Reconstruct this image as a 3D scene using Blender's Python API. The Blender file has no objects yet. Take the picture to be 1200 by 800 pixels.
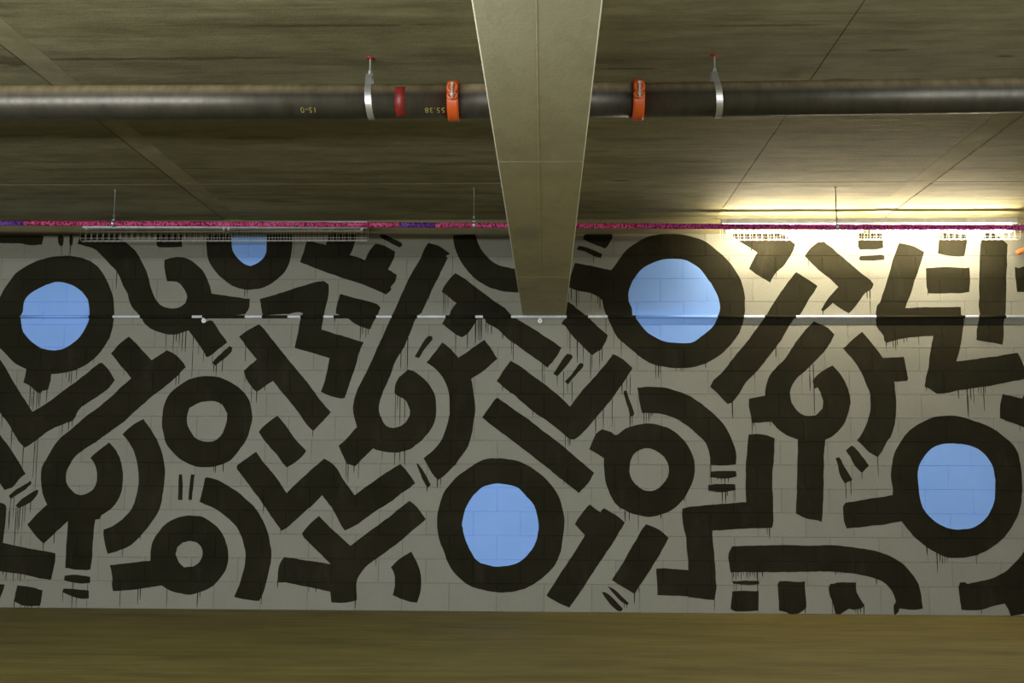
import bpy, bmesh, math, random
from mathutils import Vector, Matrix, noise
from mathutils.geometry import tessellate_polygon

random.seed(7)
S = bpy.context.scene
COL = S.collection
PI = math.pi

# ------------------------------------------------------------------ camera
cam_d = bpy.data.cameras.new('camera')
cam_d.sensor_width = 36.0
cam_d.lens = 1250.0 / 1200.0 * 36.0
cam_d.clip_start = 0.05
cam_d.clip_end = 100
cam = bpy.data.objects.new('camera', cam_d)
COL.objects.link(cam)
_r = Vector((0.99956, 0.02919, 0.00425))        # camera right, in world axes
_d = Vector((0.00073, 0.11977, -0.9928))        # camera down
_f = Vector((-0.02949, 0.99237, 0.11969))       # camera forward
cam.matrix_world = Matrix(((_r.x, -_d.x, -_f.x, 0.0),
                           (_r.y, -_d.y, -_f.y, -9.1513),
                           (_r.z, -_d.z, -_f.z, 1.1796),
                           (0, 0, 0, 1)))
S.camera = cam

# ------------------------------------------------------------------ world, light, exposure
W = bpy.data.worlds.new('world')
S.world = W
W.use_nodes = True
W.node_tree.nodes['Background'].inputs[0].default_value = (0.9, 0.95, 1.0, 1)
W.node_tree.nodes['Background'].inputs[1].default_value = 0.02

S.view_settings.view_transform = 'Standard'
S.view_settings.look = 'None'
S.view_settings.gamma = 1.0
S.view_settings.use_curve_mapping = False
S.view_settings.exposure = 0.0

TUBE_STRENGTH = 365.0
def unseen_lamp(x, y, power, lx=2.4, ly=0.12, col=(0.96, 0.98, 1.0), tilt=78, z=3.05):
    """A long narrow area lamp out of view; garage battens and added fill share it."""
    l = bpy.data.lights.new('unseen_lamp', 'AREA')
    l.shape = 'RECTANGLE'
    l.size = lx; l.size_y = ly
    l.energy = power
    l.color = col
    o = bpy.data.objects.new('unseen_lamp', l)
    o.location = (x, y, z)
    o.rotation_euler = (math.radians(tilt), 0, 0)
    COL.objects.link(o)
    return o
unseen_lamp(-3.6, -6.8, 158, lx=6.0, tilt=100, z=2.32)  # two unseen near lamps, dropped low so the pipe's shadow leaves the wall
unseen_lamp(3.6, -6.8, 78, lx=6.0, tilt=100, z=2.32)
unseen_lamp(-3.6, -9.6, 190, lx=6.0, tilt=100, z=3.08)
unseen_lamp(3.6, -9.6, 95, lx=6.0, tilt=100, z=3.08)
unseen_lamp(-2.4, -8.2, 50, tilt=0)  # two added downlights: their floor bounce brightens the beam's underside
unseen_lamp(2.4, -8.2, 150, tilt=0)
for i in range(7):                                   # the far row of battens across the garage
    unseen_lamp(-9.3 + 3.1 * i, -17.0, 12, tilt=90, z=3.0)

# ------------------------------------------------------------------ materials
def rgb(r, g, b):
    f = lambda c: (c / 255 / 12.92) if c / 255 <= 0.04045 else ((c / 255 + 0.055) / 1.055) ** 2.4
    return (f(r), f(g), f(b), 1.0)

class Mat:
    def __init__(self, name, col=(0.5, 0.5, 0.5, 1), rough=0.6, metal=0.0, spec=0.5):
        self.m = bpy.data.materials.new(name)
        self.m.use_nodes = True
        self.nt = self.m.node_tree
        self.b = self.nt.nodes['Principled BSDF']
        self.b.inputs['Base Color'].default_value = col
        self.b.inputs['Roughness'].default_value = rough
        self.b.inputs['Metallic'].default_value = metal
        self.b.inputs['Specular IOR Level'].default_value = spec
        self._tc = None
    def n(self, t, **kw):
        x = self.nt.nodes.new(t)
        for k, v in kw.items():
            if k.startswith('i_'): x.inputs[k[2:].replace('_', ' ')].default_value = v
            else: setattr(x, k, v)
        return x
    def l(self, a, b): self.nt.links.new(a, b)
    def coord(self, scale=(1, 1, 1), loc=(0, 0, 0), out='Object'):
        if not self._tc: self._tc = self.n('ShaderNodeTexCoord')
        mp = self.n('ShaderNodeMapping')
        mp.inputs['Scale'].default_value = scale
        mp.inputs['Location'].default_value = loc
        self.l(self._tc.outputs[out], mp.inputs['Vector'])
        return mp.outputs[0]
    def noise(self, scale, detail=4, rough=0.6, stretch=(1, 1, 1), loc=(0, 0, 0)):
        x = self.n('ShaderNodeTexNoise')
        x.inputs['Scale'].default_value = scale
        x.inputs['Detail'].default_value = detail
        x.inputs['Roughness'].default_value = rough
        self.l(self.coord(stretch, loc), x.inputs['Vector'])
        return x.outputs['Fac']
    def ramp(self, fac, stops):
        x = self.n('ShaderNodeValToRGB')
        e = x.color_ramp.elements
        while len(e) < len(stops): e.new(0.5)
        for el, (p, c) in zip(e, stops):
            el.position = p
            el.color = c if len(c) == 4 else (*c, 1)
        self.l(fac, x.inputs[0])
        return x.outputs[0]
    def mix(self, fac, a, b, mode='MIX'):
        x = self.n('ShaderNodeMix', data_type='RGBA', blend_type=mode)
        for v, k in ((fac, 0), (a, 6), (b, 7)):
            if isinstance(v, bpy.types.NodeSocket): self.l(v, x.inputs[k])
            else: x.inputs[k].default_value = v
        return x.outputs[2]
    def math(self, op, a, b=0.0):
        x = self.n('ShaderNodeMath', operation=op)
        for v, k in ((a, 0), (b, 1)):
            if isinstance(v, bpy.types.NodeSocket): self.l(v, x.inputs[k])
            else: x.inputs[k].default_value = v
        return x.outputs[0]
    def base(self, s): self.l(s, self.b.inputs['Base Color'])
    def rough(self, s): self.l(s, self.b.inputs['Roughness'])
    def bump(self, h, strength=0.3, dist=0.01):
        x = self.n('ShaderNodeBump')
        x.inputs['Strength'].default_value = strength
        x.inputs['Distance'].default_value = dist
        self.l(h, x.inputs['Height'])
        self.l(x.outputs[0], self.b.inputs['Normal'])

def g(v): return (v, v, v, 1)
M = {}

m = Mat('grey_masonry_paint', rough=0.8, spec=0.12); M['block'] = m.m
a = m.ramp(m.noise(1.1, 5, 0.62, loc=(3, 0, 1)), [(0.3, (0.226, 0.228, 0.183)), (0.7, (0.272, 0.272, 0.219))])
oi = m.n('ShaderNodeObjectInfo')
a = m.mix(0.10, a, m.ramp(oi.outputs['Random'], [(0, (0.18, 0.185, 0.15)), (1, (0.33, 0.33, 0.28))]))
sc = m.ramp(m.noise(9, 6, 0.75, (1, 1, 0.6)), [(0.62, g(0)), (0.78, g(1))])
a = m.mix(m.math('MULTIPLY', sc, 0.22), a, (0.155, 0.152, 0.122, 1))
fs = m.ramp(m.noise(130, 3, 0.7, loc=(5, 0, 0)), [(0.3, g(0.76)), (0.7, g(1.20))])
a = m.mix(1.0, a, fs, 'MULTIPLY')
m.base(a)
m.bump(m.noise(160, 4, 0.7), 0.5, 0.005)

m = Mat('black_masonry_paint', rough=0.75, spec=0.04); M['black'] = m.m
a = m.ramp(m.noise(1.6, 6, 0.65), [(0.3, (0.0138, 0.0128, 0.0064)), (0.72, (0.0250, 0.0228, 0.0130))])
st = m.ramp(m.noise(5, 5, 0.7, (1, 1, 0.35)), [(0.55, g(0)), (0.8, g(1))])
a = m.mix(m.math('MULTIPLY', st, 0.7), a, (0.038, 0.035, 0.024, 1))
m.base(a)
m.rough(m.ramp(m.noise(2.2, 4, 0.6), [(0.3, g(0.66)), (0.7, g(0.86))]))
m.bump(m.noise(150, 4, 0.7), 0.3, 0.004)

m = Mat('sky_blue_masonry_paint', rough=0.8, spec=0.10); M['blue'] = m.m
a = m.ramp(m.noise(2.0, 5, 0.6), [(0.3, (0.245, 0.455, 0.93)), (0.72, (0.285, 0.50, 1.0))])
sp = m.ramp(m.noise(45, 4, 0.6), [(0.70, g(0)), (0.76, g(1))])
a = m.mix(m.math('MULTIPLY', sp, 0.3), a, (0.12, 0.20, 0.38, 1))
m.base(a)
m.bump(m.noise(150, 4, 0.7), 0.3, 0.004)

# slab concrete: streaky board-marked, brown and grey, with a few dark stains of their own shape
m = Mat('slab_concrete', rough=0.8, spec=0.25); M['slab'] = m.m
a = m.ramp(m.noise(0.9, 6, 0.62, (0.35, 1.3, 1)), [(0.34, (0.19, 0.172, 0.087)), (0.66, (0.30, 0.285, 0.165))])
s1 = m.ramp(m.noise(1.6, 7, 0.7, (0.22, 3.2, 1), (2, 5, 0)), [(0.50, g(0)), (0.66, g(1))])
a = m.mix(m.math('MULTIPLY', s1, 0.65), a, (0.125, 0.105, 0.048, 1))
s2 = m.ramp(m.noise(2.3, 6, 0.65, (0.25, 2.6, 1), (7, 1, 0)), [(0.58, g(0)), (0.78, g(1))])
a = m.mix(m.math('MULTIPLY', s2, 0.4), a, (0.35, 0.34, 0.22, 1))
mo = m.ramp(m.noise(4.5, 7, 0.78, (0.55, 1.5, 1), (3, 8, 0)), [(0.36, g(0.74)), (0.64, g(1.14))])
a = m.mix(1.0, a, mo, 'MULTIPLY')
STAINS = [(-1.59, -4.145, .34, .012, .25), (-0.98, -4.12, .62, .016, .8), (-2.12, -3.71, .85, .020, .8), (-2.87, -3.68, .10, .08, .7),
          (1.80, -3.755, .11, .020, .8), (2.435, -3.655, .055, .020, .8), (1.375, -3.45, .07, .09, .4), (1.66, -3.33, .09, .03, .8),
          (-2.95, -1.62, 1.05, .014, .7), (-2.98, -2.365, .16, .014, .7), (-1.95, -2.33, .24, .035, .55), (0.44, -3.52, .15, .010, .9),
          (1.12, -4.08, .36, .012, .6), (-1.1, -1.455, .45, .010, .7), (0.56, -1.243, .08, .022, .8), (-2.2, -0.68, .14, .05, .5),
          (0.92, -4.16, .20, .02, .4), (0.65, -2.25, .40, .05, .35), (1.05, -1.75, .15, .03, .5), (1.9, -2.9, .4, .02, .5)]
wob = m.noise(7, 6, 0.75, (0.45, 2.2, 1))
acc = None
for (x, y, rx, ry, k) in STAINS:
    v = m.coord((1 / rx, 1 / ry, 0), (-x / rx, -y / ry, 0))
    ln = m.n('ShaderNodeVectorMath', operation='LENGTH')
    m.l(v, ln.inputs[0])
    d = m.math('ADD', ln.outputs['Value'], m.math('MULTIPLY', m.math('SUBTRACT', wob, 0.5), 4.5))
    f = m.n('ShaderNodeMapRange')
    f.inputs[1].default_value = 0.55; f.inputs[2].default_value = 1.15
    f.inputs[3].default_value = k; f.inputs[4].default_value = 0.0
    m.l(d, f.inputs[0])
    acc = f.outputs[0] if acc is None else m.math('MAXIMUM', acc, f.outputs[0])
a = m.mix(acc, a, (0.075, 0.06, 0.03, 1))
m.base(a)
hb = m.math('ADD', m.math('MULTIPLY', m.noise(3.0, 6, 0.7, (0.3, 3, 1)), 0.8), m.math('MULTIPLY', m.noise(70, 3, 0.6), 0.25))
m.bump(hb, 0.35, 0.02)

m = Mat('slab_joint_filler', (0.30, 0.275, 0.19, 1), 0.85, spec=0.2); M['filler'] = m.m
m.base(m.ramp(m.noise(5, 5, 0.7), [(0.3, (0.21, 0.19, 0.10)), (0.7, (0.32, 0.30, 0.18))]))

m = Mat('precast_beam_concrete', rough=0.75, spec=0.25); M['beam'] = m.m
a = m.ramp(m.noise(1.4, 6, 0.65), [(0.3, (0.50, 0.48, 0.335)), (0.7, (0.60, 0.575, 0.405))])
dk = m.ramp(m.noise(2.6, 7, 0.75, (2.2, 1, 1), loc=(1, 2, 0)), [(0.46, g(0)), (0.70, g(1))])
a = m.mix(m.math('MULTIPLY', dk, 0.5), a, (0.33, 0.32, 0.22, 1))
v = m.coord((1 / .10, 1 / .22, 0), (.09 / .10, 3.22 / .22, 0))      # grey patch by the branch pipe
ln = m.n('ShaderNodeVectorMath', operation='LENGTH'); m.l(v, ln.inputs[0])
f = m.n('ShaderNodeMapRange'); f.inputs[1].default_value = 0.5; f.inputs[2].default_value = 1.1
f.inputs[3].default_value = 0.75; f.inputs[4].default_value = 0.0
m.l(m.math('ADD', ln.outputs['Value'], m.math('MULTIPLY', m.math('SUBTRACT', m.noise(9, 5, .7), .5), 1.6)), f.inputs[0])
a = m.mix(f.outputs[0], a, (0.36, 0.39, 0.33, 1))
m.base(a)
m.bump(m.noise(60, 5, 0.7), 0.2, 0.006)

m = Mat('floor_concrete', rough=0.72, spec=0.3); M['floor'] = m.m
a = m.ramp(m.noise(1.6, 7, 0.7, (0.5, 1.6, 1)), [(0.36, (0.098, 0.081, 0.0175)), (0.64, (0.162, 0.135, 0.033))])
s1 = m.ramp(m.noise(3.4, 7, 0.75, (0.3, 3.0, 1)), [(0.48, g(0)), (0.66, g(1))])
a = m.mix(m.math('MULTIPLY', s1, 0.7), a, (0.21, 0.172, 0.048, 1))
s2 = m.ramp(m.noise(40, 4, 0.7), [(0.66, g(0)), (0.74, g(1))])
a = m.mix(m.math('MULTIPLY', s2, 0.25), a, (0.06, 0.05, 0.02, 1))
m.base(a)
m.bump(m.noise(28, 6, 0.7, (0.5, 1.5, 1)), 0.25, 0.01)

m = Mat('bond_beam_concrete', rough=0.85, spec=0.2); M['bond'] = m.m
m.base(m.ramp(m.noise(3, 5, 0.7, (0.5, 1, 2)), [(0.3, (0.13, 0.11, 0.055)), (0.7, (0.20, 0.175, 0.10))]))
m = Mat('plain_concrete', (0.30, 0.28, 0.21, 1), 0.8, spec=0.2); M['plain'] = m.m
m.base(m.ramp(m.noise(1.5, 5, 0.6), [(0.3, (0.60, 0.59, 0.54)), (0.7, (0.70, 0.69, 0.64))]))
m = Mat('mortar', (0.22, 0.22, 0.18, 1), 0.9, spec=0.2); M['mortar'] = m.m

# dark lacquered steel with dust lying on the upper side
m = Mat('dusty_black_steel', rough=0.32, metal=0.55, spec=0.5); M['steel'] = m.m
a = m.ramp(m.noise(3.5, 6, 0.7, (3, 1, 1)), [(0.3, (0.07, 0.066, 0.054)), (0.75, (0.125, 0.115, 0.092))])
ru = m.ramp(m.noise(26, 6, 0.75, (2.2, 0.5, 0.5)), [(0.60, g(0)), (0.70, g(1))])
a = m.mix(m.math('MULTIPLY', ru, 0.4), a, (0.12, 0.075, 0.035, 1))
ge = m.n('ShaderNodeNewGeometry')
sx = m.n('ShaderNodeSeparateXYZ'); m.l(ge.outputs['True Normal'], sx.inputs[0])
du = m.n('ShaderNodeMapRange'); du.inputs[1].default_value = 0.06; du.inputs[2].default_value = 0.5
m.l(m.math('ADD', sx.outputs['Z'], m.math('MULTIPLY', m.math('SUBTRACT', m.noise(7, 6, .75, (2.5, 1, 1)), .5), .25)), du.inputs[0])
dust = m.ramp(m.noise(5, 6, 0.75, (2.6, .6, .6)), [(0.3, (0.12, 0.082, 0.032)), (0.6, (0.205, 0.165, 0.085))])
a = m.mix(du.outputs[0], a, dust)
m.base(a)
m.l(m.math('SUBTRACT', 0.75, m.math('MULTIPLY', du.outputs[0], 0.75)), m.b.inputs['Metallic'])
m.rough(m.math('ADD', m.math('MULTIPLY', du.outputs[0], 0.5), m.ramp(m.noise(9, 5, .7, (4, 1, 1)), [(0.3, g(0.36)), (0.7, g(0.52))])))

def simple(name, col, rough=0.5, metal=0.0, spec=0.5, var=0.15, sc_=12):
    m = Mat(name, col, rough, metal, spec)
    c = col[:3]
    m.base(m.ramp(m.noise(sc_, 4, 0.6), [(0.3, tuple(x * (1 - var) for x in c)), (0.7, tuple(min(1, x * (1 + var)) for x in c))]))
    return m.m
M['galv'] = simple('galvanised_steel', (0.56, 0.57, 0.53, 1), 0.38, 0.75, 0.5)
M['galv_dull'] = simple('dull_zinc', (0.33, 0.34, 0.30, 1), 0.5, 0.6, 0.5)
M['rod'] = simple('threaded_rod_steel', (0.25, 0.25, 0.22, 1), 0.45, 0.7)
M['orange'] = simple('orange_lacquer', (0.52, 0.085, 0.012, 1), 0.42)
M['orange_pipe'] = simple('orange_plastic', (0.60, 0.19, 0.05, 1), 0.45)
M['red'] = simple('red_spray_paint', (0.18, 0.012, 0.010, 1), 0.45, var=0.3, sc_=30)
M['red_cap'] = simple('red_plastic', (0.28, 0.01, 0.012, 1), 0.5)
M['yellow'] = simple('yellow_paint_marker', (0.24, 0.19, 0.05, 1), 0.6, var=0.3, sc_=60)
M['white_enamel'] = simple('white_enamel', (0.78, 0.82, 0.86, 1), 0.4)
M['white_pipe'] = simple('pale_conduit', (0.66, 0.70, 0.74, 1), 0.35)
M['white_plastic'] = simple('white_plastic', (0.80, 0.80, 0.76, 1), 0.4)
M['tube_off'] = simple('unlit_glass_tube', (0.85, 0.85, 0.82, 1), 0.25)
M['wire'] = simple('zinc_wire', (0.66, 0.65, 0.58, 1), 0.45, 0.3)
M['brass'] = simple('brass', (0.45, 0.32, 0.12, 1), 0.4, 0.8)
M['dark'] = simple('dark_gap', (0.02, 0.02, 0.018, 1), 0.8)

m = Mat('lit_tube', (0.9, 0.9, 0.85, 1), 0.3); M['tube_on'] = m.m
m.b.inputs['Emission Color'].default_value = (1.0, 0.85, 0.62, 1)
m.b.inputs['Emission Strength'].default_value = TUBE_STRENGTH

def yarn(name, c1, c2, c3):
    m = Mat(name, rough=0.95, spec=0.1)
    a = m.ramp(m.noise(9, 3, 0.6, (1, 1, 1)), [(0.35, c1), (0.65, c2)])
    b = m.ramp(m.noise(55, 2, 0.5, (1.3, 0.9, 0.9)), [(0.44, g(1)), (0.50, g(0))])
    a = m.mix(m.math('MULTIPLY', b, 0.85), a, c3)
    y = m.ramp(m.noise(23, 2, 0.5, (1, .4, .4), (4, 0, 0)), [(0.70, g(0)), (0.76, g(1))])
    a = m.mix(m.math('MULTIPLY', y, 0.5), a, (0.55, 0.40, 0.22, 1))
    m.base(a)
    return m.m
M['pink'] = yarn('pink_yarn', (0.70, 0.06, 0.22), (0.90, 0.16, 0.40), (0.035, 0.012, 0.02, 1))
M['magenta'] = yarn('magenta_yarn', (0.62, 0.05, 0.30), (0.80, 0.12, 0.46), (0.03, 0.01, 0.03, 1))
M['purple'] = yarn('purple_yarn', (0.17, 0.05, 0.36), (0.28, 0.11, 0.52), (0.02, 0.01, 0.03, 1))

# ------------------------------------------------------------------ mesh helpers
def obj(name, bm, mat, parent=None, smooth=False):
    me = bpy.data.meshes.new(name)
    bm.normal_update()
    bm.to_mesh(me); bm.free()
    me.materials.append(mat)
    if smooth:
        for p in me.polygons: p.use_smooth = True
    o = bpy.data.objects.new(name, me)
    COL.objects.link(o)
    if parent: o.parent = parent
    return o
def empty(name, loc=(0, 0, 0)):
    o = bpy.data.objects.new(name, None)
    o.location = loc
    o.empty_display_size = 0.1
    COL.objects.link(o)
    return o
def tag(o, label=None, cat=None, group=None, kind=None):
    if label: o['label'] = label
    if cat: o['category'] = cat
    if group: o['group'] = group
    if kind: o['kind'] = kind
    return o
def box(bm, x0, x1, y0, y1, z0, z1, bev=0.0):
    vs = [bm.verts.new(p) for p in ((x0, y0, z0), (x1, y0, z0), (x1, y1, z0), (x0, y1, z0), (x0, y0, z1), (x1, y0, z1), (x1, y1, z1), (x0, y1, z1))]
    fs = [bm.faces.new([vs[i] for i in f]) for f in ((3, 2, 1, 0), (4, 5, 6, 7), (0, 1, 5, 4), (1, 2, 6, 5), (2, 3, 7, 6), (3, 0, 4, 7))]
    if bev:
        es = list({e for f in fs for e in f.edges})
        bmesh.ops.bevel(bm, geom=es, offset=bev, segments=1, affect='EDGES')
    return bm
def B(*a, **k):
    return box(bmesh.new(), *a, **k)
def tube(bm, pts, r, n=10, caps=True, radii=None):
    """A swept round bar through the points."""
    pts = [Vector(p) for p in pts]
    rings = []
    t0 = (pts[1] - pts[0]).normalized()
    u = t0.orthogonal().normalized()
    for i, p in enumerate(pts):
        if i == 0: t = pts[1] - pts[0]
        elif i == len(pts) - 1: t = pts[-1] - pts[-2]
        else: t = (pts[i + 1] - p).normalized() + (p - pts[i - 1]).normalized()
        t.normalize()
        u = (u - t * u.dot(t)).normalized()
        w = t.cross(u)
        rr = radii[i] if radii else r
        rings.append([bm.verts.new(p + (u * math.cos(2 * PI * k / n) + w * math.sin(2 * PI * k / n)) * rr) for k in range(n)])
    for a, b in zip(rings, rings[1:]):
        for k in range(n):
            bm.faces.new((a[k], a[(k + 1) % n], b[(k + 1) % n], b[k]))
    if caps:
        bm.faces.new(rings[0][::-1]); bm.faces.new(rings[-1])
    return bm
def T(pts, r, n=10, **k):
    return tube(bmesh.new(), pts, r, n, **k)
def ring_lathe(bm, cx, cy, cz, prof, n=40, a0=0.0, a1=2 * PI):
    """Revolve a profile [(x offset, radius)] about the x axis through (cx, cy, cz); angle 0 faces the camera (-y), then up."""
    full = abs(a1 - a0 - 2 * PI) < 1e-6
    cnt = n if full else n + 1
    R_ = []
    for k in range(cnt):
        t = a0 + (a1 - a0) * k / n
        R_.append([bm.verts.new((cx + px, cy - math.cos(t) * pr, cz + math.sin(t) * pr)) for px, pr in prof])
    for k in range(n):
        A, Bq = R_[k], R_[(k + 1) % cnt]
        for j in range(len(prof)):
            j2 = (j + 1) % len(prof)
            bm.faces.new((A[j], A[j2], Bq[j2], Bq[j]))
    if not full:
        bm.faces.new(R_[0][::-1]); bm.faces.new(R_[-1])
    return bm

# ------------------------------------------------------------------ the block wall
TX = 2.7929                       # x of the block grid against the camera
COURSE, LEN, HW, DEEP = 0.2, 0.4, 0.004, 0.0040
WALL_TOP, CEIL = 3.23, 3.36
JZ = [3.03 - 0.2 * k for k in range(-1, 15)]          # bed joints, top of the wall first
def course_of(z):
    k = int(math.floor((3.03 - z) / 0.2))
    return max(-1, min(14, k))
def joint_x(k):
    off = 0.0 if k % 2 == 0 else 0.2
    i0, i1 = -14, 28
    return [i * 0.4 + off - TX for i in range(i0, i1)]
JX = {0: joint_x(0), 1: joint_x(1)}

def block_mesh(name, w, h):
    bm = bmesh.new()
    def rect(y, i):
        return [bm.verts.new(p) for p in ((i, y, i), (w - i, y, i), (w - i, y, h - i), (i, y, h - i))]
    f, s, b = rect(0, HW), rect(DEEP, 0), rect(0.1, 0)
    bm.faces.new(f)
    for A, C in ((f, s), (s, b)):
        for k in range(4):
            bm.faces.new((A[k], C[k], C[(k + 1) % 4], A[(k + 1) % 4]))
    bm.faces.new(b[::-1])
    bmesh.ops.recalc_face_normals(bm, faces=bm.faces)
    me = bpy.data.meshes.new(name)
    bm.to_mesh(me); bm.free()
    me.materials.append(M['block'])
    return me
me_block = block_mesh('block', 0.4, 0.2)
me_base = block_mesh('block_base', 0.4, 0.23)

wall = obj('wall_back', B(-9, 9.2, 0.1, 0.3, -0.05, CEIL + 0.25), M['mortar'])
tag(wall, 'grey painted concrete block wall behind the mural', kind='structure')
rest = []
n_blk = 0
for k in range(14, -2, -1):
    z0 = 0.0 if k == 14 else 3.03 - 0.2 * (k + 1)
    for x in JX[k % 2]:
        if x < -8.4 or x > 7.6: continue
        inview = -5.1 < x < 4.05
        dy = random.uniform(-0.0003, 0.0003)
        if inview and n_blk < 300:
            o = bpy.data.objects.new('block', me_base if k == 14 else me_block)
            o.location = (x, dy, z0)
            COL.objects.link(o)
            o.parent = wall
            n_blk += 1
        else:
            rest.append((x, dy, z0, k == 14))
bm = bmesh.new()
for (x, y, z, base) in rest:
    n0 = len(bm.verts)
    bm.from_mesh(me_base if base else me_block)
    bm.verts.ensure_lookup_table()
    for v in bm.verts[n0:]:
        v.co += Vector((x, y, z))
o = obj('blocks', bm, M['block'], wall)
tag(o, kind='stuff')

tag(obj('trim_1', B(-9, 9.2, 0.012, 0.1, WALL_TOP, CEIL + 0.05), M['bond']), 'bare brown concrete strip between block wall and ceiling', kind='structure')

# ------------------------------------------------------------------ floor, ceiling and the rest of the garage
tag(obj('floor', B(-12, 12, -22, 0.1, -0.2, 0.0), M['floor']), 'dull brown concrete garage floor', kind='structure')
ceil = obj('ceiling', B(-12, 12, -22, 0.1, CEIL + 0.03, CEIL + 0.25), M['plain'])
tag(ceil, 'stained concrete slab ceiling with joints', kind='structure')
XS = [-12, -6.9, -2.826, -2.655, 1.497, 2.775, 2.955, 7.2, 12]
YS = [-22, -13.2, -7.2, -1.19, 0.012]
for i in range(len(XS) - 1):
    for j in range(len(YS) - 1):
        fill = i in (2, 5)
        gx = 0.0016
        up = 0.006 if fill else (0.003 * ((i * 3 + j * 5) % 3) / 2)
        bm = B(XS[i] + gx, XS[i + 1] - gx, YS[j] + gx, YS[j + 1] - gx, CEIL + up, CEIL + 0.03, bev=0.002)
        obj('joint_strip' if fill else 'slab_panel', bm, M['filler'] if fill else M['slab'], ceil)
tag(obj('wall_left', B(-12.2, -12, -22, 0.3, -0.05, 3.6), M['plain']), 'concrete side wall left of the bay', kind='structure')
tag(obj('wall_right', B(12, 12.2, -22, 0.3, -0.05, 3.6), M['plain']), 'concrete side wall right of the bay', kind='structure')
tag(obj('wall_front', B(-12.2, 12.2, -22.2, -22, -0.05, 3.6), M['plain']), 'plain pale concrete wall closing the garage opposite the mural', kind='structure')

# ------------------------------------------------------------------ the mural
def smooth_poly(P):
    """Corner-preserving Catmull-Rom through the traced outline, then a fine brushed unevenness."""
    n = len(P)
    P = [Vector(p) for p in P]
    corner = []
    for i in range(n):
        a, b = P[i] - P[i - 1], P[(i + 1) % n] - P[i]
        if a.length < 1e-6 or b.length < 1e-6: corner.append(True); continue
        corner.append(a.angle(b) > math.radians(38))
    out = []
    for i in range(n):
        p1, p2 = P[i], P[(i + 1) % n]
        p0 = p1 if corner[i] else P[i - 1]
        p3 = p2 if corner[(i + 1) % n] else P[(i + 2) % n]
        L = (p2 - p1).length
        m1 = (p2 - p0) * (0.5 if not corner[i] else 1.0)
        m2 = (p3 - p1) * (0.5 if not corner[(i + 1) % n] else 1.0)
        lim = L * 1.1
        if m1.length > lim: m1 = m1 * (lim / m1.length)
        if m2.length > lim: m2 = m2 * (lim / m2.length)
        c = max(1, int(L / 0.03))
        for j in range(c):
            t = j / c
            h1, h2 = 2 * t ** 3 - 3 * t ** 2 + 1, t ** 3 - 2 * t ** 2 + t
            h3, h4 = -2 * t ** 3 + 3 * t ** 2, t ** 3 - t ** 2
            q = p1 * h1 + m1 * h2 + p2 * h3 + m2 * h4
            nz = Vector((noise.noise((q.x * 11, q.y * 11, 0.3)), noise.noise((q.x * 11, q.y * 11, 7.7))))
            nz2 = Vector((noise.noise((q.x * 34, q.y * 34, 2.3)), noise.noise((q.x * 34, q.y * 34, 5.1))))
            out.append(q + nz * 0.0040 + nz2 * 0.0034)
    return out

def relief(x, z):
    """Depth of the block face at a point: zero on the face, deeper in the V joints."""
    d = 0.0
    for jz in JZ:
        if abs(z - jz) < HW: d = max(d, DEEP * (1 - abs(z - jz) / HW))
    k = course_of(z)
    for jx in JX[k % 2]:
        if abs(x - jx) < HW: d = max(d, DEEP * (1 - abs(x - jx) / HW))
    return d

def cut(bm, faces, co, no):
    geom = faces + list({e for f in faces for e in f.edges}) + list({v for f in faces for v in f.verts})
    bmesh.ops.bisect_plane(bm, geom=geom, plane_co=co, plane_no=no, dist=1e-5)

def paint(name, loops, lift, mat, parent):
    """A coat of paint lying on the blocks and following their joints."""
    bm = bmesh.new()
    loops = [[Vector((p.x, p.y, 0)) for p in lp] for lp in loops]
    flat = [p for lp in loops for p in lp]
    vs = [bm.verts.new((p.x, 0, min(p.y, WALL_TOP - 0.002))) for p in flat]
    for t in tessellate_polygon(loops):
        try: bm.faces.new([vs[i] for i in t])
        except ValueError: pass
    lo_x, hi_x = min(p.x for p in flat), max(p.x for p in flat)
    lo_z, hi_z = min(p.y for p in flat), max(p.y for p in flat)
    for jz in JZ:
        for dz in (-HW, 0, HW):
            if lo_z < jz + dz < hi_z:
                cut(bm, bm.faces[:], (0, 0, jz + dz), (0, 0, 1))
    for k in range(-1, 15):
        zt, zb = 3.03 - 0.2 * k, (3.03 - 0.2 * (k + 1) if k < 14 else -1)
        if zt < lo_z or zb > hi_z: continue
        for jx in JX[k % 2]:
            for dx in (-HW, 0, HW):
                if lo_x < jx + dx < hi_x:
                    fs = [f for f in bm.faces if zb < f.calc_center_median().z < zt]
                    if fs: cut(bm, fs, (jx + dx, 0, 0), (1, 0, 0))
    for v in bm.verts:
        v.co.y = relief(v.co.x, v.co.z) - lift
    bmesh.ops.recalc_face_normals(bm, faces=bm.faces)
    s = sum(f.normal.y * f.calc_area() for f in bm.faces)
    if s > 0: bmesh.ops.reverse_faces(bm, faces=bm.faces)
    rim = [e for e in bm.edges if e.is_boundary]
    ex = bmesh.ops.extrude_edge_only(bm, edges=rim)
    for v in ex['geom']:
        if isinstance(v, bmesh.types.BMVert): v.co.y += lift + 0.0005
    return obj(name, bm, mat, parent)

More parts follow.
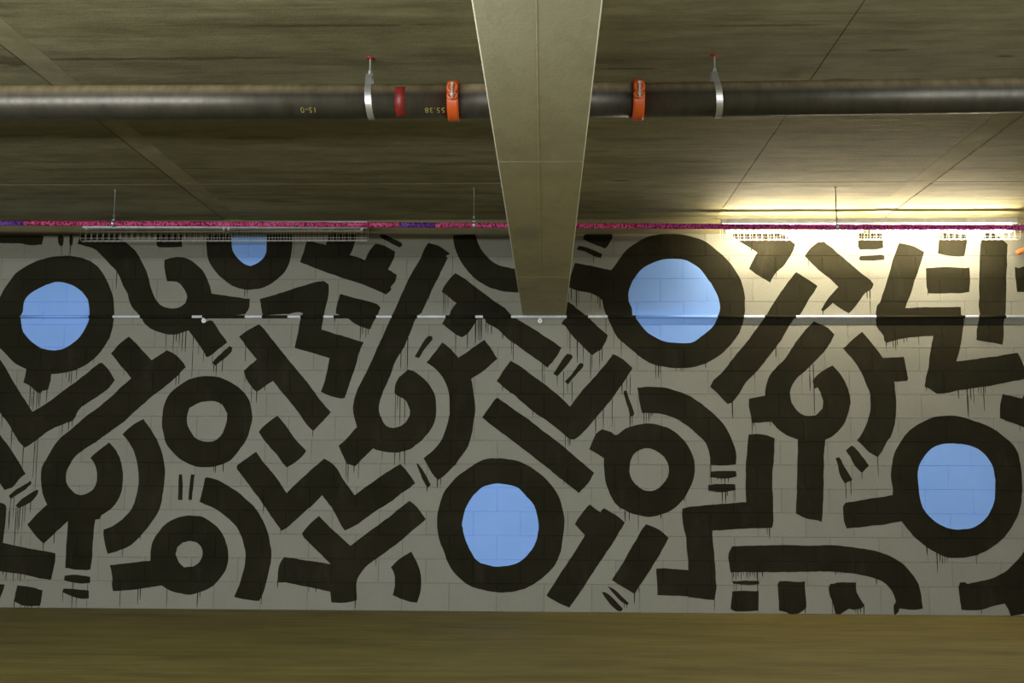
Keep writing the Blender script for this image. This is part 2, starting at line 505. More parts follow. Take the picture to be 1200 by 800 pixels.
MURAL = [
 ('painted_ring', [(-4.788,2.674),(-4.734,2.781),(-4.649,2.895),(-4.531,2.972),(-4.412,3.018),(-4.283,3.04),(-4.138,3.036),(-4.014,3.002),(-3.935,2.948),(-3.853,2.841),(-3.802,2.734),(-3.775,2.643),(-3.767,2.567),(-3.764,2.492),(-3.776,2.371),(-3.81,2.281),(-3.866,2.191),(-3.937,2.116),(-4.024,2.056),(-4.143,2.011),(-4.292,1.993),(-4.297,1.936),(-4.311,1.861),(-4.359,1.846),(-4.381,1.824),(-4.412,1.839),(-4.467,1.891),(-4.533,1.92),(-4.522,1.995),(-4.514,2.04),(-4.615,2.085),(-4.695,2.16),(-4.728,2.193),(-4.785,2.25),(-4.822,2.356),(-4.838,2.492),(-4.821,2.583)], None, [(-4.27,2.811),(-4.185,2.792),(-4.092,2.75),(-4.028,2.689),(-3.993,2.613),(-3.982,2.537),(-3.988,2.462),(-4.012,2.401),(-4.054,2.326),(-4.126,2.258),(-4.214,2.213),(-4.304,2.205),(-4.396,2.223),(-4.475,2.273),(-4.539,2.333),(-4.577,2.401),(-4.591,2.492),(-4.575,2.552),(-4.572,2.628),(-4.53,2.697),(-4.472,2.735),(-4.383,2.78)]),
 ('painted_bar', [(-4.839,3.245),(-4.701,3.249),(-4.61,3.257),(-4.463,3.248),(-4.428,3.221),(-4.442,3.148),(-4.541,3.138),(-4.619,3.152),(-4.742,3.157),(-4.834,3.157)], None, None),
 ('painted_dab', [(-4.294,3.24),(-4.272,3.248),(-4.251,3.217),(-4.25,3.14),(-4.273,3.129),(-4.294,3.156),(-4.303,3.202)], None, None),
 ('painted_dab', [(-4.191,3.237),(-4.172,3.243),(-4.162,3.209),(-4.168,3.14),(-4.186,3.132),(-4.196,3.163)], None, None),
 ('painted_snake', [(-4.102,3.232),(-4.121,3.148),(-3.981,3.109),(-3.894,3.04),(-3.813,2.955),(-3.749,2.887),(-3.698,2.78),(-3.652,2.704),(-3.639,2.651),(-3.605,2.582),(-3.534,2.507),(-3.485,2.431),(-3.438,2.394),(-3.361,2.364),(-3.27,2.344),(-3.195,2.346),(-3.098,2.379),(-3.043,2.311),(-3.003,2.251),(-2.948,2.177),(-2.939,2.15),(-2.919,2.144),(-2.88,2.169),(-2.8,2.237),(-2.756,2.274),(-2.827,2.372),(-2.891,2.465),(-2.914,2.469),(-2.961,2.444),(-2.977,2.477),(-2.607,2.522),(-2.572,2.582),(-2.567,2.655),(-2.635,2.665),(-2.786,2.688),(-2.908,2.703),(-2.916,2.734),(-2.942,2.81),(-2.975,2.878),(-2.999,2.916),(-3.054,2.962),(-3.101,3.0),(-3.163,3.023),(-3.224,3.031),(-3.284,3.023),(-3.336,3.005),(-3.338,2.947),(-3.327,2.886),(-3.305,2.813),(-3.222,2.81),(-3.183,2.787),(-3.143,2.734),(-3.125,2.673),(-3.138,2.62),(-3.19,2.582),(-3.265,2.57),(-3.318,2.582),(-3.357,2.605),(-3.397,2.651),(-3.429,2.704),(-3.447,2.764),(-3.482,2.871),(-3.533,2.978),(-3.59,3.07),(-3.655,3.139),(-3.725,3.185),(-3.764,3.201),(-3.766,3.239),(-3.904,3.247),(-4.027,3.247)], None, None),
 ('painted_bar', [(-3.415,3.238),(-3.195,3.246),(-3.185,3.123),(-3.387,3.119),(-3.414,3.139)], None, None),
 ('painted_ring', [(-2.97,3.23),(-2.97,3.13),(-2.958,3.038),(-2.917,2.947),(-2.854,2.87),(-2.76,2.794),(-2.668,2.752),(-2.577,2.738),(-2.487,2.749),(-2.383,2.794),(-2.31,2.854),(-2.252,2.923),(-2.224,3.006),(-2.212,3.098),(-2.212,3.228),(-2.224,3.251),(-2.959,3.253)], None, [(-2.746,3.252),(-2.75,3.145),(-2.733,3.084),(-2.693,3.022),(-2.63,2.969),(-2.569,2.951),(-2.51,2.976),(-2.458,3.022),(-2.435,3.083),(-2.438,3.19),(-2.443,3.251)]),
 ('painted_comb', [(-2.078,3.171),(-2.017,3.162),(-1.911,3.136),(-1.897,3.204),(-1.876,3.243),(-1.634,3.242),(-1.655,3.15),(-1.698,3.044),(-1.63,3.028),(-1.562,3.002),(-1.526,3.081),(-1.474,3.145),(-1.399,3.13),(-1.3,3.078),(-1.307,3.02),(-1.362,2.917),(-1.282,2.872),(-1.295,2.808),(-1.332,2.763),(-1.324,2.74),(-1.373,2.695),(-1.527,2.763),(-1.768,2.846),(-1.981,2.922),(-2.133,2.983),(-2.119,3.037),(-2.092,3.128)], None, None),
 ('painted_dab', [(-1.431,3.231),(-1.401,3.231),(-1.249,3.157),(-1.238,3.13),(-1.263,3.114),(-1.309,3.134),(-1.423,3.196),(-1.438,3.216)], None, None),
 ('painted_zigzag', [(-2.484,2.655),(-2.365,2.688),(-2.186,2.748),(-2.007,2.801),(-1.918,2.816),(-1.879,2.786),(-1.874,2.733),(-1.89,2.627),(-1.904,2.567),(-1.917,2.492),(-1.932,2.387),(-1.786,2.342),(-1.561,2.275),(-1.597,2.193),(-1.631,2.044),(-1.672,1.926),(-1.714,1.793),(-1.743,1.785),(-1.833,1.807),(-1.923,1.847),(-1.895,1.925),(-1.856,2.136),(-1.991,2.178),(-2.159,2.225),(-2.144,2.327),(-2.118,2.469),(-2.098,2.529),(-2.12,2.54),(-2.15,2.54),(-2.225,2.525),(-2.449,2.514),(-2.467,2.582)], None, None),
 ('painted_bar', [(-1.772,2.703),(-1.614,2.657),(-1.449,2.612),(-1.418,2.582),(-1.44,2.522),(-1.483,2.439),(-1.504,2.387),(-1.594,2.417),(-1.654,2.447),(-1.7,2.484),(-1.813,2.529),(-1.8,2.612)], None, None),
 ('painted_spiral', [(-1.009,3.149),(-0.918,3.126),(-0.851,3.08),(-0.82,3.053),(-0.857,3.035),(-0.839,3.019),(-0.886,2.913),(-0.973,2.732),(-1.06,2.537),(-1.097,2.507),(-1.154,2.372),(-1.204,2.238),(-1.262,2.149),(-1.304,2.045),(-1.347,1.926),(-1.382,1.852),(-1.414,1.749),(-1.416,1.676),(-1.393,1.617),(-1.355,1.559),(-1.288,1.535),(-1.222,1.552),(-1.179,1.588),(-1.15,1.64),(-1.145,1.684),(-1.157,1.713),(-1.181,1.765),(-1.211,1.787),(-1.256,1.811),(-1.282,1.838),(-1.28,1.897),(-1.244,1.971),(-1.171,2.038),(-1.126,2.027),(-1.044,1.971),(-0.977,1.898),(-0.931,1.809),(-0.92,1.692),(-0.922,1.633),(-0.936,1.589),(-0.972,1.516),(-1.044,1.428),(-1.145,1.352),(-1.218,1.333),(-1.292,1.325),(-1.395,1.34),(-1.461,1.361),(-1.612,1.208),(-1.686,1.229),(-1.732,1.324),(-1.756,1.382),(-1.677,1.455),(-1.605,1.543),(-1.634,1.661),(-1.639,1.749),(-1.612,1.852),(-1.526,2.03),(-1.456,2.193),(-1.384,2.357),(-1.298,2.552),(-1.169,2.853),(-1.074,3.02),(-1.053,3.081)], None, None),
 ('painted_dab', [(-0.998,2.331),(-0.968,2.331),(-0.964,2.298),(-1.026,2.223),(-1.076,2.137),(-1.114,2.149),(-1.07,2.231),(-1.02,2.313)], None, None),
 ('painted_fork', [(-0.878,2.275),(-0.803,2.216),(-0.732,2.142),(-0.626,2.216),(-0.508,2.301),(-0.464,2.239),(-0.397,2.135),(-0.521,2.024),(-0.624,1.957),(-0.601,1.839),(-0.585,1.722),(-0.598,1.576),(-0.634,1.415),(-0.677,1.328),(-0.763,1.212),(-0.85,1.124),(-0.9,1.091),(-0.952,1.153),(-1.023,1.276),(-0.94,1.349),(-0.868,1.443),(-0.825,1.56),(-0.805,1.692),(-0.814,1.839),(-0.852,1.942),(-0.92,2.031),(-1.009,2.104),(-0.944,2.186)], None, None),
 ('painted_arc', [(-0.792,3.22),(-0.627,3.229),(-0.598,3.24),(-0.582,3.171),(-0.544,3.095),(-0.469,3.004),(-0.379,2.951),(-0.275,2.925),(-0.215,2.919),(-0.2,2.714),(-0.274,2.714),(-0.393,2.732),(-0.512,2.777),(-0.632,2.868),(-0.707,2.966),(-0.761,3.065),(-0.787,3.164)], None, None),
 ('painted_hammer', [(-0.766,2.883),(-0.661,2.815),(-0.511,2.702),(-0.422,2.634),(-0.332,2.574),(-0.288,2.522),(-0.214,2.47),(-0.172,2.444),(-0.066,2.38),(0.156,2.232),(0.111,2.15),(0.035,2.054),(-0.021,2.098),(-0.183,2.217),(-0.316,2.313),(-0.391,2.387),(-0.495,2.447),(-0.51,2.485),(-0.576,2.48),(-0.584,2.455),(-0.649,2.358),(-0.708,2.32),(-0.768,2.35),(-0.88,2.44),(-0.854,2.489),(-0.814,2.522),(-0.807,2.552),(-0.756,2.619),(-0.823,2.672),(-0.884,2.717),(-0.872,2.755),(-0.825,2.823)], None, None),
 ('painted_dab', [(0.207,2.177),(0.236,2.173),(0.254,2.15),(0.199,2.069),(0.119,1.981),(0.085,2.006),(0.141,2.091),(0.185,2.158)], None, None),
 ('painted_dab', [(0.317,2.099),(0.343,2.091),(0.339,2.062),(0.272,1.988),(0.214,1.912),(0.184,1.937),(0.243,2.003),(0.295,2.077)], None, None),
 ('painted_bar', [(0.215,2.627),(0.259,2.597),(0.34,2.529),(0.392,2.485),(0.465,2.418),(0.556,2.336),(0.538,2.284),(0.493,2.21),(0.471,2.202),(0.42,2.161),(0.317,2.262),(0.229,2.358),(0.193,2.418),(0.156,2.44),(0.171,2.462),(0.193,2.485),(0.178,2.522),(0.171,2.597)], None, None),
 ('painted_check', [(-0.286,2.117),(-0.212,2.076),(-0.094,1.988),(0.067,1.87),(0.228,1.724),(0.316,1.841),(0.463,2.003),(0.537,2.092),(0.596,2.173),(0.61,2.173),(0.683,2.129),(0.763,2.055),(0.696,1.945),(0.608,1.82),(0.505,1.695),(0.432,1.608),(0.344,1.506),(0.264,1.44),(0.227,1.447),(0.169,1.491),(0.125,1.527),(-0.021,1.636),(-0.123,1.708),(-0.255,1.825),(-0.285,1.84),(-0.403,1.94),(-0.344,2.031)], None, None),
 ('painted_bar', [(-0.395,1.796),(-0.269,1.708),(-0.123,1.606),(0.023,1.497),(0.082,1.454),(0.213,1.346),(0.314,1.259),(0.429,1.162),(0.386,1.08),(0.299,0.989),(0.169,1.093),(0.053,1.186),(-0.064,1.279),(-0.151,1.344),(-0.268,1.431),(-0.386,1.518),(-0.525,1.627),(-0.46,1.722),(-0.417,1.784)], None, None),
 ('painted_dab', [(0.693,1.86),(0.713,1.864),(0.746,1.762),(0.778,1.66),(0.759,1.638),(0.74,1.645),(0.717,1.74),(0.688,1.835)], None, None),
 ('painted_ring', [(1.093,3.231),(1.211,3.22),(1.314,3.197),(1.417,3.152),(1.504,3.084),(1.577,3.016),(1.648,2.925),(1.705,2.82),(1.732,2.715),(1.738,2.626),(1.732,2.522),(1.703,2.403),(1.665,2.329),(1.606,2.255),(1.516,2.167),(1.399,2.1),(1.311,2.071),(1.223,2.056),(1.15,2.053),(1.048,2.063),(0.946,2.085),(0.873,2.122),(0.786,2.188),(0.685,2.277),(0.612,2.358),(0.568,2.462),(0.525,2.552),(0.511,2.641),(0.481,2.671),(0.408,2.709),(0.304,2.724),(0.245,2.746),(0.212,2.762),(0.23,2.852),(0.275,2.972),(0.438,2.942),(0.586,2.909),(0.616,2.945),(0.676,3.032),(0.736,3.1),(0.81,3.153),(0.915,3.206),(1.004,3.225)], None, [(1.119,3.009),(1.208,3.001),(1.281,2.971),(1.354,2.918),(1.412,2.843),(1.462,2.768),(1.497,2.701),(1.514,2.641),(1.521,2.581),(1.508,2.514),(1.478,2.44),(1.433,2.388),(1.388,2.351),(1.329,2.307),(1.263,2.274),(1.153,2.273),(1.051,2.284),(0.978,2.314),(0.905,2.358),(0.847,2.418),(0.804,2.477),(0.767,2.514),(0.761,2.582),(0.739,2.641),(0.735,2.701),(0.755,2.776),(0.808,2.866),(0.867,2.926),(0.942,2.971),(1.031,3.001)]),
 ('painted_bar', [(0.373,3.245),(0.484,3.232),(0.596,3.229),(0.603,3.199),(0.558,3.123),(0.536,3.097),(0.469,3.123),(0.347,3.18),(0.35,3.215)], None, None),
 ('painted_dab', [(0.305,3.124),(0.38,3.108),(0.469,3.07),(0.51,3.048),(0.498,3.014),(0.439,3.036),(0.365,3.07),(0.29,3.09)], None, None),
 ('painted_arrow', [(1.64,3.234),(2.053,3.229),(2.183,3.132),(2.167,3.082),(2.09,2.962),(2.0,2.872),(1.957,2.797),(1.918,2.823),(1.838,2.872),(1.781,2.918),(1.811,2.985),(1.854,3.06),(1.785,3.106),(1.683,3.174),(1.647,3.204)], None, None),
 ('painted_chevron', [(2.26,3.029),(2.299,3.082),(2.374,3.15),(2.433,3.157),(2.504,3.097),(2.59,3.014),(2.675,2.939),(2.76,2.864),(2.817,2.819),(2.841,2.782),(2.828,2.745),(2.769,2.707),(2.723,2.648),(2.677,2.581),(2.625,2.529),(2.56,2.566),(2.489,2.618),(2.4,2.544),(2.389,2.566),(2.447,2.655),(2.538,2.76),(2.467,2.834),(2.381,2.902),(2.31,2.977)], None, None),
 ('painted_bar', [(2.183,2.887),(2.248,2.85),(2.363,2.767),(2.332,2.715),(2.271,2.626),(2.21,2.522),(2.15,2.477),(2.074,2.359),(1.998,2.241),(1.893,2.108),(1.804,2.005),(1.73,1.932),(1.655,1.815),(1.61,1.757),(1.574,1.746),(1.538,1.778),(1.481,1.844),(1.427,1.895),(1.454,1.946),(1.543,2.034),(1.662,2.182),(1.782,2.329),(1.88,2.462),(1.918,2.514),(1.978,2.611),(2.047,2.715),(2.085,2.767),(2.138,2.835)], None, None),
 ('painted_spiral', [(2.324,2.463),(2.25,2.389),(2.159,2.27),(2.068,2.138),(1.979,2.05),(1.934,1.991),(1.903,1.903),(1.889,1.823),(1.756,1.793),(1.751,1.728),(1.767,1.641),(1.77,1.586),(1.939,1.601),(1.995,1.533),(2.066,1.482),(2.158,1.447),(2.155,1.338),(2.142,1.123),(2.135,0.981),(2.123,0.831),(2.204,0.789),(2.303,0.771),(2.338,0.761),(2.348,0.839),(2.361,1.053),(2.377,1.339),(2.388,1.447),(2.439,1.469),(2.527,1.549),(2.573,1.628),(2.611,1.759),(2.608,1.817),(2.583,1.919),(2.528,2.014),(2.472,2.08),(2.399,2.043),(2.347,2.006),(2.295,1.948),(2.307,1.878),(2.336,1.889),(2.361,1.846),(2.379,1.773),(2.372,1.715),(2.345,1.683),(2.315,1.654),(2.228,1.649),(2.158,1.693),(2.116,1.758),(2.104,1.845),(2.128,1.918),(2.173,1.984),(2.225,2.021),(2.284,2.079),(2.344,2.138),(2.419,2.219),(2.495,2.344),(2.439,2.403),(2.367,2.44)], None, None),
 ('painted_fork', [(2.728,2.37),(2.784,2.3),(2.853,2.212),(2.898,2.142),(3.074,2.154),(3.086,2.095),(3.106,1.964),(3.095,1.946),(2.983,1.942),(2.992,1.876),(2.994,1.745),(2.982,1.615),(2.94,1.471),(2.911,1.442),(2.864,1.356),(2.824,1.302),(2.75,1.348),(2.656,1.444),(2.698,1.499),(2.744,1.6),(2.777,1.701),(2.779,1.832),(2.755,1.905),(2.716,2.014),(2.647,2.124),(2.567,2.227),(2.594,2.249),(2.654,2.308)], None, None),
 ('painted_dab', [(2.608,1.395),(2.63,1.386),(2.691,1.312),(2.746,1.233),(2.684,1.169),(2.631,1.226),(2.591,1.304),(2.56,1.357)], None, None),
 ('painted_dab', [(2.472,1.294),(2.502,1.301),(2.545,1.218),(2.606,1.108),(2.541,1.079),(2.507,1.146)], None, None),
 ('painted_zigzag', [(3.077,3.145),(3.207,3.11),(3.285,3.065),(3.26,2.983),(3.195,2.819),(3.17,2.729),(3.122,2.625),(3.105,2.574),(3.243,2.581),(3.576,2.585),(3.576,2.522),(3.597,2.477),(3.571,2.316),(3.519,2.113),(3.656,2.132),(3.859,2.162),(4.04,2.191),(4.065,2.126),(4.095,2.024),(4.092,1.968),(3.933,1.936),(3.789,1.907),(3.674,1.892),(3.601,1.877),(3.5,1.863),(3.414,1.844),(3.342,1.841),(3.286,1.877),(3.237,1.901),(3.263,2.008),(3.28,2.066),(3.299,2.183),(3.331,2.337),(3.175,2.323),(3.059,2.308),(2.935,2.274),(2.914,2.293),(2.908,2.337),(2.853,2.426),(2.853,2.485),(2.854,2.537),(2.864,2.596),(2.89,2.626),(2.938,2.759),(2.995,2.923),(3.037,3.058)], None, None),
 ('painted_bar', [(2.732,3.232),(2.937,3.231),(2.936,3.103),(2.899,3.091),(2.738,3.086),(2.722,3.111)], None, None),
 ('painted_dab', [(2.736,3.029),(2.927,3.039),(2.945,3.028),(2.943,2.995),(2.852,2.99),(2.742,2.99),(2.725,3.002)], None, None),
 ('painted_bar', [(3.438,3.23),(3.562,3.222),(3.663,3.215),(3.653,3.147),(3.626,3.027),(3.582,3.023),(3.466,3.035),(3.401,3.053),(3.412,3.14)], None, None),
 ('painted_bar', [(3.294,2.92),(3.476,2.93),(3.664,2.923),(3.666,2.833),(3.655,2.714),(3.538,2.702),(3.306,2.703),(3.294,2.759)], None, None),
 ('painted_bar', [(3.817,3.229),(3.883,3.237),(3.938,3.184),(4.001,3.131),(3.995,3.071),(3.978,2.877),(3.965,2.699),(3.952,2.522),(3.939,2.478),(3.925,2.345),(3.911,2.257),(3.807,2.279),(3.693,2.297),(3.704,2.389),(3.723,2.478),(3.732,2.522),(3.728,2.581),(3.743,2.803),(3.761,3.057),(3.777,3.162)], None, None),
 ('painted_bar', [(4.049,2.934),(4.085,2.925),(4.166,2.952),(4.153,2.714),(4.059,2.714),(4.052,2.848)], None, None),
 ('painted_bar', [(3.893,1.837),(3.97,1.82),(4.052,1.799),(4.071,1.832),(4.107,1.838),(4.091,1.544),(3.945,1.601),(3.858,1.635),(3.862,1.704),(3.878,1.791)], None, None),
 ('painted_ring', [(3.42,1.655),(3.534,1.646),(3.646,1.61),(3.772,1.56),(3.855,1.503),(3.923,1.445),(3.983,1.367),(4.006,1.274),(4.017,1.132),(4.013,0.99),(3.986,0.876),(3.945,0.778),(3.869,0.665),(3.781,0.587),(3.679,0.523),(3.579,0.487),(3.48,0.47),(3.368,0.472),(3.298,0.5),(3.216,0.548),(3.12,0.625),(3.053,0.702),(3.003,0.769),(2.842,0.74),(2.6,0.711),(2.543,0.706),(2.523,0.77),(2.517,0.883),(2.535,0.918),(2.679,0.941),(2.936,0.984),(2.941,1.027),(2.927,1.127),(2.938,1.227),(2.963,1.327),(3.017,1.428),(3.1,1.529),(3.203,1.594),(3.305,1.638)], None, [(3.423,1.418),(3.523,1.415),(3.608,1.397),(3.691,1.351),(3.758,1.273),(3.789,1.188),(3.794,1.074),(3.782,0.96),(3.745,0.861),(3.677,0.776),(3.59,0.719),(3.476,0.702),(3.406,0.711),(3.309,0.746),(3.227,0.816),(3.18,0.886),(3.163,0.971),(3.153,1.071),(3.154,1.171),(3.174,1.242),(3.22,1.321),(3.279,1.379),(3.352,1.41)]),
 ('painted_arc', [(4.041,0.588),(3.995,0.518),(3.928,0.441),(3.825,0.35),(3.711,0.3),(3.625,0.279),(3.526,0.257),(3.506,0.271),(3.464,0.268),(3.448,0.229),(3.458,0.145),(3.464,0.048),(3.516,0.042),(3.629,0.05),(3.728,0.078),(3.824,0.102),(3.852,0.051),(3.87,-0.001),(3.933,0.007),(4.011,0.025)], None, None),
 ('painted_arch', [(1.586,0.552),(1.742,0.56),(2.027,0.566),(2.311,0.564),(2.453,0.567),(2.615,0.547),(2.721,0.534),(2.875,0.49),(2.985,0.428),(3.067,0.344),(3.119,0.254),(3.143,0.143),(3.15,0.053),(3.083,0.043),(2.999,0.047),(2.957,0.051),(2.949,0.024),(2.927,0.003),(2.91,0.002),(2.911,0.079),(2.931,0.107),(2.912,0.169),(2.879,0.224),(2.824,0.273),(2.727,0.307),(2.615,0.331),(2.446,0.347),(2.305,0.35),(2.021,0.344),(1.809,0.342),(1.567,0.338),(1.557,0.411),(1.553,0.495)], None, None),
 ('painted_dab', [(1.58,0.264),(1.693,0.272),(1.8,0.268),(1.803,0.244),(1.707,0.235),(1.586,0.246)], None, None),
 ('painted_bar', [(1.578,0.184),(1.692,0.188),(1.798,0.188),(1.791,0.028),(1.702,0.02),(1.589,0.022),(1.565,0.04)], None, None),
 ('painted_bar', [(1.97,0.267),(2.019,0.271),(2.104,0.263),(2.182,0.268),(2.184,0.177),(2.19,0.059),(2.161,0.031),(2.125,0.007),(2.055,0.002),(2.013,0.019),(1.964,0.03),(1.96,0.162),(1.955,0.245)], None, None),
 ('painted_bar', [(2.394,0.249),(2.486,0.263),(2.606,0.261),(2.61,0.181),(2.636,0.125),(2.67,0.077),(2.648,0.053),(2.577,0.041),(2.542,0.045),(2.463,0.002),(2.428,0.005),(2.416,0.068),(2.39,0.151),(2.379,0.221)], None, None),
 ('painted_step', [(1.742,1.488),(1.835,1.493),(1.907,1.482),(1.961,1.46),(1.953,1.295),(1.934,1.122),(1.936,0.78),(1.924,0.71),(1.674,0.697),(1.42,0.681),(1.426,0.579),(1.438,0.438),(1.445,0.27),(1.451,0.214),(1.436,0.158),(1.428,0.109),(1.307,0.122),(1.165,0.139),(0.955,0.147),(0.953,0.224),(0.95,0.365),(1.026,0.368),(1.214,0.352),(1.213,0.479),(1.201,0.62),(1.181,0.719),(1.168,0.812),(1.176,0.864),(1.219,0.879),(1.464,0.899),(1.708,0.921),(1.712,1.121),(1.724,1.337)], None, None),
 ('painted_arc', [(0.801,1.886),(0.9,1.894),(1.017,1.89),(1.147,1.858),(1.263,1.807),(1.378,1.727),(1.477,1.64),(1.548,1.553),(1.597,1.452),(1.635,1.337),(1.633,1.236),(1.527,1.228),(1.417,1.231),(1.411,1.321),(1.379,1.415),(1.316,1.487),(1.216,1.566),(1.129,1.624),(1.014,1.66),(0.92,1.67),(0.843,1.67),(0.826,1.755),(0.812,1.828)], None, None),
 ('painted_dab', [(1.414,1.175),(1.526,1.182),(1.634,1.178),(1.635,1.132),(1.54,1.116),(1.468,1.12),(1.41,1.131)], None, None),
 ('painted_dab', [(1.398,1.063),(1.496,1.072),(1.622,1.068),(1.624,1.021),(1.537,1.003),(1.466,1.003),(1.397,1.017)], None, None),
 ('painted_ring', [(0.89,1.58),(0.984,1.569),(1.085,1.53),(1.171,1.465),(1.235,1.386),(1.269,1.306),(1.285,1.22),(1.278,1.134),(1.236,1.033),(1.177,0.933),(1.09,0.854),(0.989,0.811),(0.888,0.793),(0.788,0.81),(0.716,0.831),(0.644,0.873),(0.601,0.909),(0.552,1.016),(0.523,1.116),(0.514,1.231),(0.517,1.282),(0.445,1.325),(0.39,1.361),(0.416,1.419),(0.446,1.491),(0.504,1.532),(0.577,1.506),(0.605,1.48),(0.635,1.483),(0.708,1.539),(0.795,1.565)], [(0.887,1.37),(0.952,1.351),(1.024,1.298),(1.063,1.219),(1.058,1.133),(1.006,1.061),(0.948,1.018),(0.883,1.01),(0.811,1.038),(0.754,1.103),(0.73,1.175),(0.741,1.261),(0.764,1.312),(0.822,1.355)], None),
 ('painted_check', [(-4.77,2.137),(-4.704,2.055),(-4.637,1.95),(-4.538,1.801),(-4.439,1.665),(-4.337,1.727),(-4.179,1.847),(-4.02,1.966),(-3.875,2.089),(-3.846,2.093),(-3.782,2.026),(-3.73,1.944),(-3.774,1.877),(-3.89,1.788),(-4.006,1.713),(-4.041,1.669),(-4.061,1.617),(-4.075,1.595),(-4.163,1.558),(-4.265,1.513),(-4.366,1.439),(-4.423,1.395),(-4.488,1.353),(-4.552,1.416),(-4.627,1.534),(-4.692,1.623),(-4.742,1.689)], None, None),
 ('painted_spiral', [(-3.623,2.322),(-3.552,2.258),(-3.41,2.113),(-3.287,2.206),(-3.202,2.161),(-3.132,2.094),(-3.108,2.057),(-3.179,1.982),(-3.295,1.878),(-3.41,1.789),(-3.525,1.685),(-3.64,1.574),(-3.755,1.492),(-3.87,1.404),(-3.986,1.33),(-4.043,1.278),(-4.084,1.212),(-4.113,1.139),(-4.109,1.066),(-4.072,1.001),(-4.026,0.965),(-3.988,0.95),(-3.922,0.965),(-3.872,1.002),(-3.845,1.067),(-3.845,1.14),(-3.86,1.199),(-3.908,1.272),(-3.851,1.323),(-3.751,1.401),(-3.688,1.338),(-3.642,1.243),(-3.619,1.141),(-3.62,1.025),(-3.638,0.938),(-3.693,0.85),(-3.793,0.777),(-3.799,0.749),(-3.839,0.745),(-3.847,0.662),(-3.85,0.59),(-3.849,0.417),(-3.859,0.324),(-3.932,0.317),(-4.006,0.323),(-4.076,0.337),(-4.076,0.516),(-4.076,0.733),(-4.185,0.624),(-4.276,0.537),(-4.339,0.594),(-4.427,0.702),(-4.371,0.767),(-4.266,0.869),(-4.308,0.963),(-4.331,1.094),(-4.329,1.182),(-4.295,1.255),(-4.241,1.358),(-4.172,1.447),(-4.071,1.528),(-3.971,1.625),(-3.87,1.699),(-3.755,1.796),(-3.684,1.87),(-3.583,1.959),(-3.639,2.019),(-3.71,2.101),(-3.774,2.176),(-3.703,2.258)], None, None),
 ('painted_ring', [(-2.94,1.978),(-3.044,1.96),(-3.146,1.908),(-3.233,1.834),(-3.281,1.745),(-3.299,1.626),(-3.295,1.538),(-3.259,1.406),(-3.212,1.34),(-3.119,1.26),(-3.013,1.209),(-2.909,1.191),(-2.791,1.206),(-2.689,1.255),(-2.618,1.335),(-2.555,1.438),(-2.522,1.555),(-2.514,1.658),(-2.541,1.761),(-2.591,1.835),(-2.668,1.902),(-2.774,1.953),(-2.88,1.978)], [(-2.931,1.76),(-3.005,1.738),(-3.063,1.701),(-3.082,1.627),(-3.075,1.553),(-3.056,1.517),(-3.008,1.451),(-2.933,1.414),(-2.844,1.415),(-2.786,1.459),(-2.751,1.525),(-2.732,1.599),(-2.731,1.658),(-2.742,1.672),(-2.781,1.731),(-2.842,1.761)], None),
 ('painted_arc', [(-3.462,1.604),(-3.398,1.523),(-3.334,1.42),(-3.293,1.333),(-3.263,1.23),(-3.251,1.114),(-3.263,0.983),(-3.286,0.838),(-3.361,0.708),(-3.431,0.621),(-3.516,0.534),(-3.645,0.476),(-3.718,0.457),(-3.744,0.533),(-3.763,0.619),(-3.762,0.662),(-3.686,0.691),(-3.6,0.75),(-3.53,0.837),(-3.491,0.953),(-3.48,1.098),(-3.497,1.229),(-3.539,1.346),(-3.635,1.471),(-3.564,1.545)], None, None),
 ('painted_dab', [(-4.448,1.05),(-4.419,1.072),(-4.408,1.053),(-4.46,0.999),(-4.531,0.948),(-4.581,0.915),(-4.602,0.94),(-4.534,0.999)], None, None),
 ('painted_dab', [(-4.37,0.992),(-4.347,0.992),(-4.35,0.963),(-4.408,0.89),(-4.509,0.836),(-4.538,0.86),(-4.485,0.919),(-4.42,0.963)], None, None),
 ('painted_bar', [(-4.729,1.489),(-4.68,1.423),(-4.599,1.328),(-4.467,1.13),(-4.524,1.079),(-4.58,1.013),(-4.646,0.994),(-4.687,1.049),(-4.703,1.071)], None, None),
 ('painted_corner', [(-4.691,0.889),(-4.646,0.877),(-4.618,0.853),(-4.618,0.744),(-4.623,0.628),(-4.633,0.542),(-4.43,0.503),(-4.168,0.458),(-4.169,0.387),(-4.182,0.301),(-4.196,0.234),(-4.267,0.243),(-4.461,0.282),(-4.655,0.305)], None, None),
 ('painted_dab', [(-4.648,0.197),(-4.596,0.195),(-4.607,0.126),(-4.638,0.041)], None, None),
 ('painted_bar', [(-4.478,0.187),(-4.411,0.182),(-4.262,0.15),(-4.265,0.086),(-4.276,0.018),(-4.357,0.015),(-4.431,0.021),(-4.506,0.056),(-4.496,0.127)], None, None),
 ('painted_dab', [(-4.077,0.27),(-4.018,0.28),(-3.93,0.274),(-3.855,0.263),(-3.856,0.21),(-3.926,0.206),(-4.015,0.216),(-4.082,0.233)], None, None),
 ('painted_dab', [(-4.083,0.166),(-3.997,0.162),(-3.864,0.146),(-3.858,0.082),(-3.919,0.078),(-3.994,0.095),(-4.091,0.133)], None, None),
